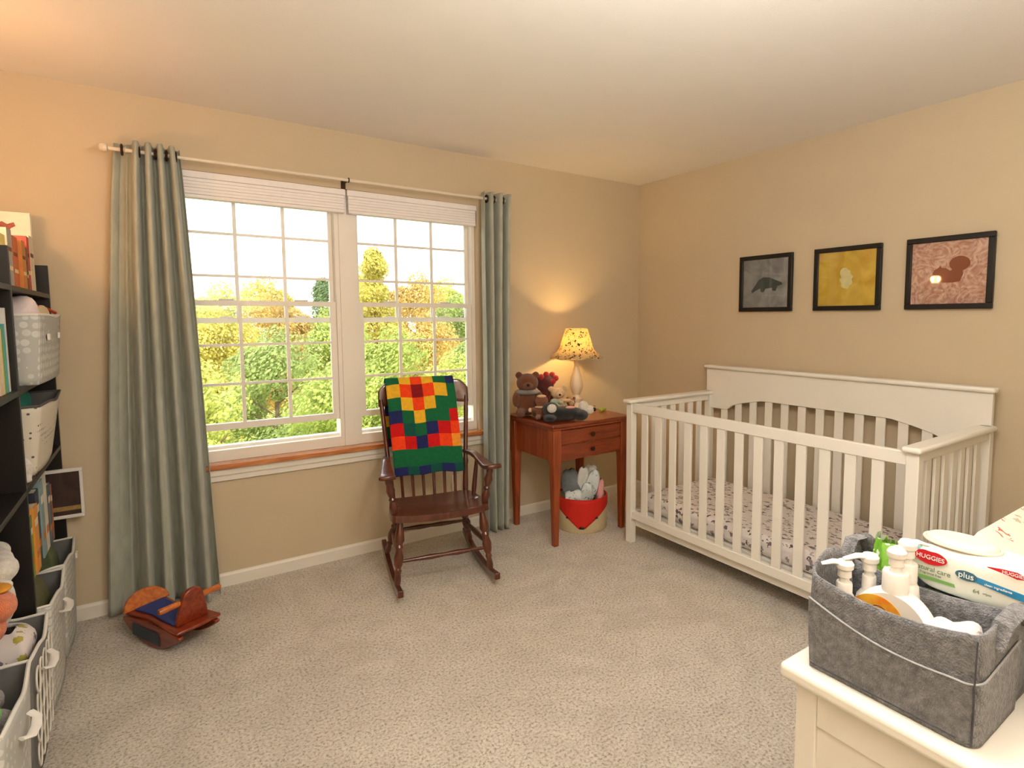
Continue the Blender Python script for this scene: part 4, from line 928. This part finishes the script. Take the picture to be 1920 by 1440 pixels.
m = MB(); m.tube([(-.0228, .018+.014*math.cos(a), .104+.014*math.sin(a)) for a in [0.2+2.7*i/16 for i in range(17)]], .0008, 6)
m.build('label_ring', mat('brown_print', (110, 66, 30), .5), p3)
MB().prism(disc_poly(-.018, .102, .009), (-.0226, -.0220), FM).build('bee_disc', mat('pale_gold_print', (236, 208, 150), .5), p3, smooth=False)
MB().prism([(-.018+.004*math.cos(2*PI*i/12), .101+.007*math.sin(2*PI*i/12)) for i in range(12)], (-.0230, -.0224), FM).build('bee', mat('dark_brown_print', (96, 60, 30), .5), p3, smooth=False)
MB().prism([(.040+.012*math.cos(2*PI*i/16), .056+.010*math.sin(2*PI*i/16)) for i in range(16)], (-.0222, -.0212), FM).build('leaf_print', mat('leaf_green_print', (150, 200, 80), .5), p3, smooth=False)

# white cloth in the front compartment
folded('washcloth', 'crumpled white washcloth in the front pocket of the felt caddy', 'cloth', mat('white_terry', (226, 216, 212), .95, .04, 30, .6, 200), (-2.155, -3.018, KZ+.125), (.040, .030, .036), (PI/2-.1, 0, .2), None, 31)
folded('folded_diaper', 'white and blue printed diaper behind the divider of the felt caddy', 'diaper', M_dp, (-2.052, -2.985, KZ+.118), (.020, .024, .062), (PI/2, 0, 0), None, 32)
m_ = folded('folded_diaper', 'second white diaper at the rear of the felt caddy', 'diaper', M_dw, (-2.015, -2.93, KZ+.075), (.032, .045, .080), (PI/2, 0, 0), None, 33); m_['label'] = 'plain white folded diaper under the wipes pack in the felt caddy'

# wipes pack (lettering faces -x)
WPX, WPY, WPZ = -1.975, -3.000, KZ+0.136
wp = empty('wipes_pack', 'soft white pack of baby wipes with red and blue lettering on the caddy', 'wipes pack', (WPX, WPY, WPZ), 0); wl, wd, wh = 0.104, 0.055, 0.088
M_pack = mat('pack_film', (232, 232, 220), .28, .02, 10, .15, 30)
def pk(a, b):
    w = 2*PI*a; c_, s_ = math.cos(w), math.sin(w); e = 2*b-1
    k = (1-abs(e)**7)
    X = math.copysign(abs(c_)**0.45, c_)*wd*(0.86+0.14*k); Z = wh/2+math.copysign(abs(s_)**0.5, s_)*wh/2*(0.10+0.90*k**0.6)
    return (X, e*wl, Z)
MB().grid(pk, 48, 36, True).build('pouch', M_pack, wp, angle=180)
for s in (-1, 1): bx('end_seal', (-wd*.8, wd*.8, s*wl-.001 if s > 0 else s*wl-.012, s*wl+.012 if s > 0 else s*wl+.001, wh*.44, wh*.56), M_pack, wp, bevel=.002)
lid = MB(); lp_ = []
def lidf(a, b):
    w = 2*PI*a; k = 1-b
    return (0.0+math.cos(w)*.040*(1-.35*b*b), .040+math.sin(w)*.058*(1-.25*b*b), wh+.001+.010*(1-(1-b)**2))
lid.grid(lidf, 40, 8, True); n_ = len(lid.v); lid.add([lidf(i/40, 1) for i in range(40)], [tuple(range(40))])
lid.build('lid', mat('cream_lid', (236, 218, 196), .35, .01, 10), wp, angle=60)
MB().tube([(math.cos(2*PI*i/40)*.043, .040+math.sin(2*PI*i/40)*.061, wh+.002) for i in range(41)], .0028, 8, False).build('lid_rim', mat('cream_lid', (236, 218, 196)), wp)
FX = -wd-.0012
def facep(name, poly, m, d=0.0): MB().prism(poly, (FX-d-.0006, FX-d), FM).build(name, m, wp, smooth=False)
red = mat('logo_red', (206, 30, 40), .4); teal = mat('print_slate', (60, 104, 122), .4); blue = mat('print_blue', (40, 130, 180), .4); grn = mat('print_green', (120, 165, 90), .4); wt = mat('print_white', (245, 245, 240), .4); dgr = mat('print_dark_green', (96, 116, 76), .4)
def TMx(y, z, d=.0012, rot=0): return Matrix.Translation((FX-d, -y, z)) @ Matrix.Rotation(-PI/2, 4, 'Z') @ Matrix.Rotation(PI/2, 4, 'X') @ Matrix.Rotation(rot, 4, 'Z')
# s runs rightwards in the photo (local -y); s=-.104 is the left end
facep('logo_oval', [(-.070+.026*math.cos(a)*(1+.06*math.cos(2*a)), .066+.0135*math.sin(a)-.0025*math.exp(-((math.cos(a))/.35)**2)*(1 if math.sin(a) > 0 else 0)) for a in [2*PI*i/36 for i in range(36)]], red)
text('logo_lettering', 'HUGGIES', .0115, wt, wp, TMx(-.070, .0655))
text('name_lettering', 'natural care', .0125, dgr, wp, TMx(-.066, .0440))
facep('green_band', [(-.100, .0290), (-.030, .0300), (-.028, .0240), (-.100, .0225)], grn)
text('small_lettering', 'fragrance free', .0062, dgr, wp, TMx(-.068, .0355))
facep('plus_banner', [(-.026, .055), (-.018, .0605), (-.002, .060), (.004, .056), (.100, .048), (.098, .036), (.05, .040), (.002, .046), (-.008, .044), (-.02, .046)], blue)
facep('plus_badge', [(-.012+.017*math.cos(a), .0525+.0085*math.sin(a)) for a in [2*PI*i/24 for i in range(24)]], teal, .0006)
text('plus_lettering', 'plus', .0150, wt, wp, TMx(-.012, .0530, .0020))
text('banner_lettering', 'clean ingredients', .0058, wt, wp, TMx(.035, .0480, .0014))
text('count_lettering', '64', .0100, dgr, wp, TMx(.004, .0300)); text('count_unit_lettering', 'wipes', .0056, dgr, wp, TMx(.020, .0310))
facep('red_swoosh', [(.018, .0805), (.040, .0840), (.060, .0850), (.070, .0815), (.072, .0760), (.060, .0730), (.045, .0760), (.018, .0790)], red)
text('swoosh_lettering', 'HUGGIES', .0078, wt, wp, TMx(.055, .0795, .0012, 0))
bpy.data.objects['swoosh_lettering'].name = 'swoosh_lettering'

# second packet behind the pumps: green and blue print
gp2 = empty('wipes_packet', 'crumpled green, white and blue packet behind the pump bottles', 'wipes pack', (-2.01, -2.858, KZ+.05), 0.15)
def pk2(a, b):
    w = 2*PI*a; c_, s_ = math.cos(w), math.sin(w); e = 2*b-1
    return (math.copysign(abs(c_)**.6, c_)*.030*(1.0-.5*e*e)+.006*math.sin(9*a*6.28+4*b), math.copysign(abs(s_)**.6, s_)*.040*(1-.2*abs(e)), .08+e*.078+.006*math.sin(12*a+5*b))
MB().grid(pk2, 40, 20, True).build('pouch', mat_spots('green_pack_print', (120, 176, 60), [(60, 110, 30), (160, 210, 90), (220, 230, 210)], 26, .45, .3, warp=.05), gp2, angle=60)
MB().ball((-.020, -.035, .162), (.012, .014, .011)).build('blue_tab', mat('sky_blue_film', (120, 190, 226), .3, .1, 30), gp2, angle=60)
gl = MB().prism([(-.052, 0), (-.02, .012), (.02, .016), (.055, -.004), (.045, -.016), (.0, -.012), (-.03, -.014)], (-.001, .001)); gl = gl.build('green_flap', mat('flap_green', (120, 176, 56), .4, .1, 30), gp2); gl.location = (-.01, -.065, .155); gl.rotation_euler = (-.5, 0, -PI/2)

# changing pad
cp = empty('changing_pad', 'cream changing pad printed with small red and brown animals', 'changing pad', (-1.20, -3.08, DZ+.001), 0)
def pad(a, b):
    X = -0.46+0.92*a; yv = 2*b-1; e = abs(2*a-1)
    z = 0.070+0.085*abs(yv)**2.2*(1-0.0*e); rnd_ = max(0, (e-.93)/.07); z -= 0.06*rnd_**2
    return (X, yv*0.225, z-0.05*max(0, (abs(yv)-.9)/.1)**2)
m = MB(); m.grid(pad, 40, 30)
nn = len(m.v)
edge = [pad(i/40, 0) for i in range(41)]+[pad(1, j/30) for j in range(1, 31)]+[pad(1-i/40, 1) for i in range(1, 41)]+[pad(0, 1-j/30) for j in range(1, 30)]
k_ = len(edge); m.add(edge+[(x*1.0, y, 0.0) for x, y, z in edge], [(i, (i+1) % k_, (i+1) % k_+k_, i+k_) for i in range(k_)]+[tuple(range(2*k_-1, k_-1, -1))])
m.build('cover', M_pad, cp, angle=60)

# dark bag with red yarn pattern, right of the caddy
bg_ = empty('dark_toiletry_bag', 'black pouch with red looping embroidery right of the felt caddy', 'pouch', (-1.985, -3.175, KZ), 0.1)
MB().grid(lambda a, b: ((math.copysign(abs(math.cos(2*PI*a))**.6, math.cos(2*PI*a)))*.085*(1-.25*b), (math.copysign(abs(math.sin(2*PI*a))**.6, math.sin(2*PI*a)))*.075*(1-.5*b*b), .150*b), 40, 12, True).build('pouch_body', mat('black_cloth', (34, 34, 38), .8, .2, 30), bg_, angle=180)
m = MB()
for i in range(4): m.tube([(-.082+.003*i, .035-.004*i+.020*math.cos(a+i), .065+.022*math.sin(a*1.0)+.006*i) for a in [2*PI*k/20 for k in range(21)]], .0022, 6, False)
m.build('embroidery', mat('red_yarn', (196, 78, 62), .8), bg_)

# round fitting added on the ceiling over the unseen fill bulb, out of view
cl = empty('fill_light_fitting', 'added round ceiling fitting for the unseen fill light', 'ceiling light', (-2.25, -2.75, H))
MB().lathe([(.15, -.03), (.15, 0)], n=32).build('fitting', M_white, cl)

# ------------------------------------------------------------------ outdoors: autumn trees on lower ground
GZ = -3.6
M_grass = mat('dry_grass', (190, 186, 96), 0.9, 0.3, 0.6, 0.4, 3)
gr = struct(MB().grid(lambda a, b: (-60+120*a, 3+90*b, GZ+0.4*math.sin(a*20)+1.2*b), 30, 20).build('ground', M_grass), None); tag(gr, 'yellow-green ground beyond the window', 'ground'); gr['kind'] = 'structure'
struct(bx('wall_outer', (-8, 6, -5, 0.15, -3.6, -0.12), mat('pale_siding', (214, 210, 200), .8, .03, 4)))
M_leaf = []
for i, c in enumerate(((192, 198, 104), (174, 188, 98), (202, 192, 96), (162, 178, 106), (206, 178, 102), (122, 148, 98))):
    M_leaf.append(mat('leaf_cloth_%d' % i, c, 0.7, 0.28, 1.5, trans=0.4))
M_bark = mat('bark', (120, 100, 80), .9, .3, 8)
def leaf_mesh(seed, nblob, nleaf, shape, mi):
    rr = random.Random(seed); vs = []; fs = []; blobs = []
    for i in range(nblob):
        h = rr.random(); a = rr.random()*2*PI
        if shape == 'round': rad = 1.9*math.sin(PI*min(0.97, 0.12+0.86*h))**0.7*math.sqrt(rr.random()); z = 1.6+4.9*h
        elif shape == 'pointed': rad = 1.6*(1-h)**0.75*math.sqrt(rr.random()); z = 1.2+6.6*h
        else: rad = 1.8*math.sqrt(rr.random()); z = 0.3+1.7*h*(1-rad/3.2)
        blobs.append((rad*math.cos(a), rad*math.sin(a), z, 0.45+0.45*rr.random()*(1.1-h if shape == 'pointed' else 1)))
    for i in range(nleaf):
        b = blobs[i % nblob]; d = Vector((rr.gauss(0, 1), rr.gauss(0, 1), rr.gauss(0, 1))).normalized()*b[3]*(0.7+0.35*rr.random())
        c = Vector(b[:3])+d; s = 0.05+0.045*rr.random()
        n = (d.normalized()+Vector((rr.gauss(0, .6), rr.gauss(0, .6), rr.gauss(0, .6)+.3))).normalized()
        t1 = n.orthogonal().normalized(); t2 = n.cross(t1); k = len(vs)
        vs += [c+t1*s, c+t2*s*.6, c-t1*s, c-t2*s*.6]; fs.append((k, k+1, k+2, k+3))
    me = bpy.data.meshes.new('foliage'); me.from_pydata([tuple(v) for v in vs], [], fs); return me
def trunk_mesh(h):
    m = MB(); m.tube([(0, 0, -0.5), (0.05, 0, h*.3), (0, .06, h*.6), (.05, 0, h*.85)], [.16, .13, .09, .03], 8)
    rr = random.Random(3)
    for i in range(6):
        a = rr.random()*6.28; z = h*(.25+.08*i); m.tube([(0, 0, z), (.6*math.cos(a), .6*math.sin(a), z+.5), (1.2*math.cos(a), 1.2*math.sin(a), z+1.0)], [.05, .035, .012], 6)
    o = m.build('trunk', M_bark); me = o.data; bpy.data.objects.remove(o); return me
PROTO = {'round': leaf_mesh(1, 46, 17000, 'round', 0), 'pointed': leaf_mesh(2, 40, 15000, 'pointed', 0)}
TR = {'round': trunk_mesh(6), 'pointed': trunk_mesh(6.5)}
def tree(kind, label, dist, px_dir, mi, sc, gz, rz, cat):
    x = -3.18+px_dir*dist; y = -3.36+dist
    root = empty('tree' if kind != 'bush' else 'bush', label, cat, (x, y, gz), rz, 'trees and bushes outside the window', sc)
    fo = bpy.data.objects.new('foliage', PROTO[kind].copy()); COL.objects.link(fo); fo.parent = root; fo.data.materials.append(M_leaf[mi])
    if kind != 'bush': tr = bpy.data.objects.new('trunk', TR[kind]); COL.objects.link(tr); tr.parent = root
# (kind, label, distance, direction slope x/y, leaf colour, scale, ground z)
for a in (
    ('round', 'leafy yellow-green tree filling the lower left panes by the curtain', 14, 0.055, 0, 0.66, -4.1),
    ('round', 'yellow-green tree nearest the window, left of the centre mullion', 14, 0.262, 1, 0.66, -4.1),
    ('round', 'near yellow-green tree behind the lower right panes beside the right curtain', 14, 0.468, 0, 0.66, -4.1),
    ('round', 'green tree in the middle panes of the left window', 18.2, 0.155, 3, 0.74, -4.0),
    ('round', 'soft green tree seen through the right window lower sash', 18.2, 0.345, 1, 0.74, -4.0),
    ('round', 'green tree mostly hidden by the right curtain', 18.2, 0.535, 3, 0.74, -4.0),
    ('round', 'pale yellow tree in the second rank behind the left curtain side panes', 22.8, 0.070, 2, 0.82, -3.9),
    ('round', 'greener tree in the second rank behind the centre mullion', 22.8, 0.238, 1, 0.82, -3.9),
    ('round', 'orange-yellow tree in the second rank of the right window', 22.8, 0.405, 4, 0.80, -3.9),
    ('round', 'yellow tree at skyline height just inside the left curtain', 27.6, 0.005, 2, 0.88, -3.6),
    ('round', 'orange-yellow tree on the left window skyline', 27.6, 0.160, 4, 0.88, -3.6),
    ('pointed', 'tall pointed golden tree rising into the sky in the right window', 27.6, 0.318, 2, 0.98, -3.2),
    ('round', 'pale green tree low on the right window skyline', 27.6, 0.475, 3, 0.88, -3.6),
    ('round', 'pale yellow tree behind the left window upper rail', 33, 0.085, 0, 0.98, -3.6),
    ('pointed', 'dark green pointed tree beside the mullion on the skyline', 33, 0.232, 5, 0.84, -3.2),
    ('round', 'golden tree with a broad crown in the right window', 33, 0.395, 4, 1.08, -3.4),
    ('round', 'farthest yellow tree over the left window skyline', 39, 0.150, 2, 1.05, -3.3),
    ('round', 'farthest golden tree filling the gap behind the mullion', 39, 0.300, 2, 1.20, -3.3),
    ('round', 'farthest pale green tree near the right curtain', 39, 0.455, 0, 1.1, -3.3)):
    kind, lab, dist, sl, mi, sc, gz = a
    tree(kind, lab, dist, sl, mi, sc, gz, dist*1.7, 'tree' if kind != 'bush' else 'bush')
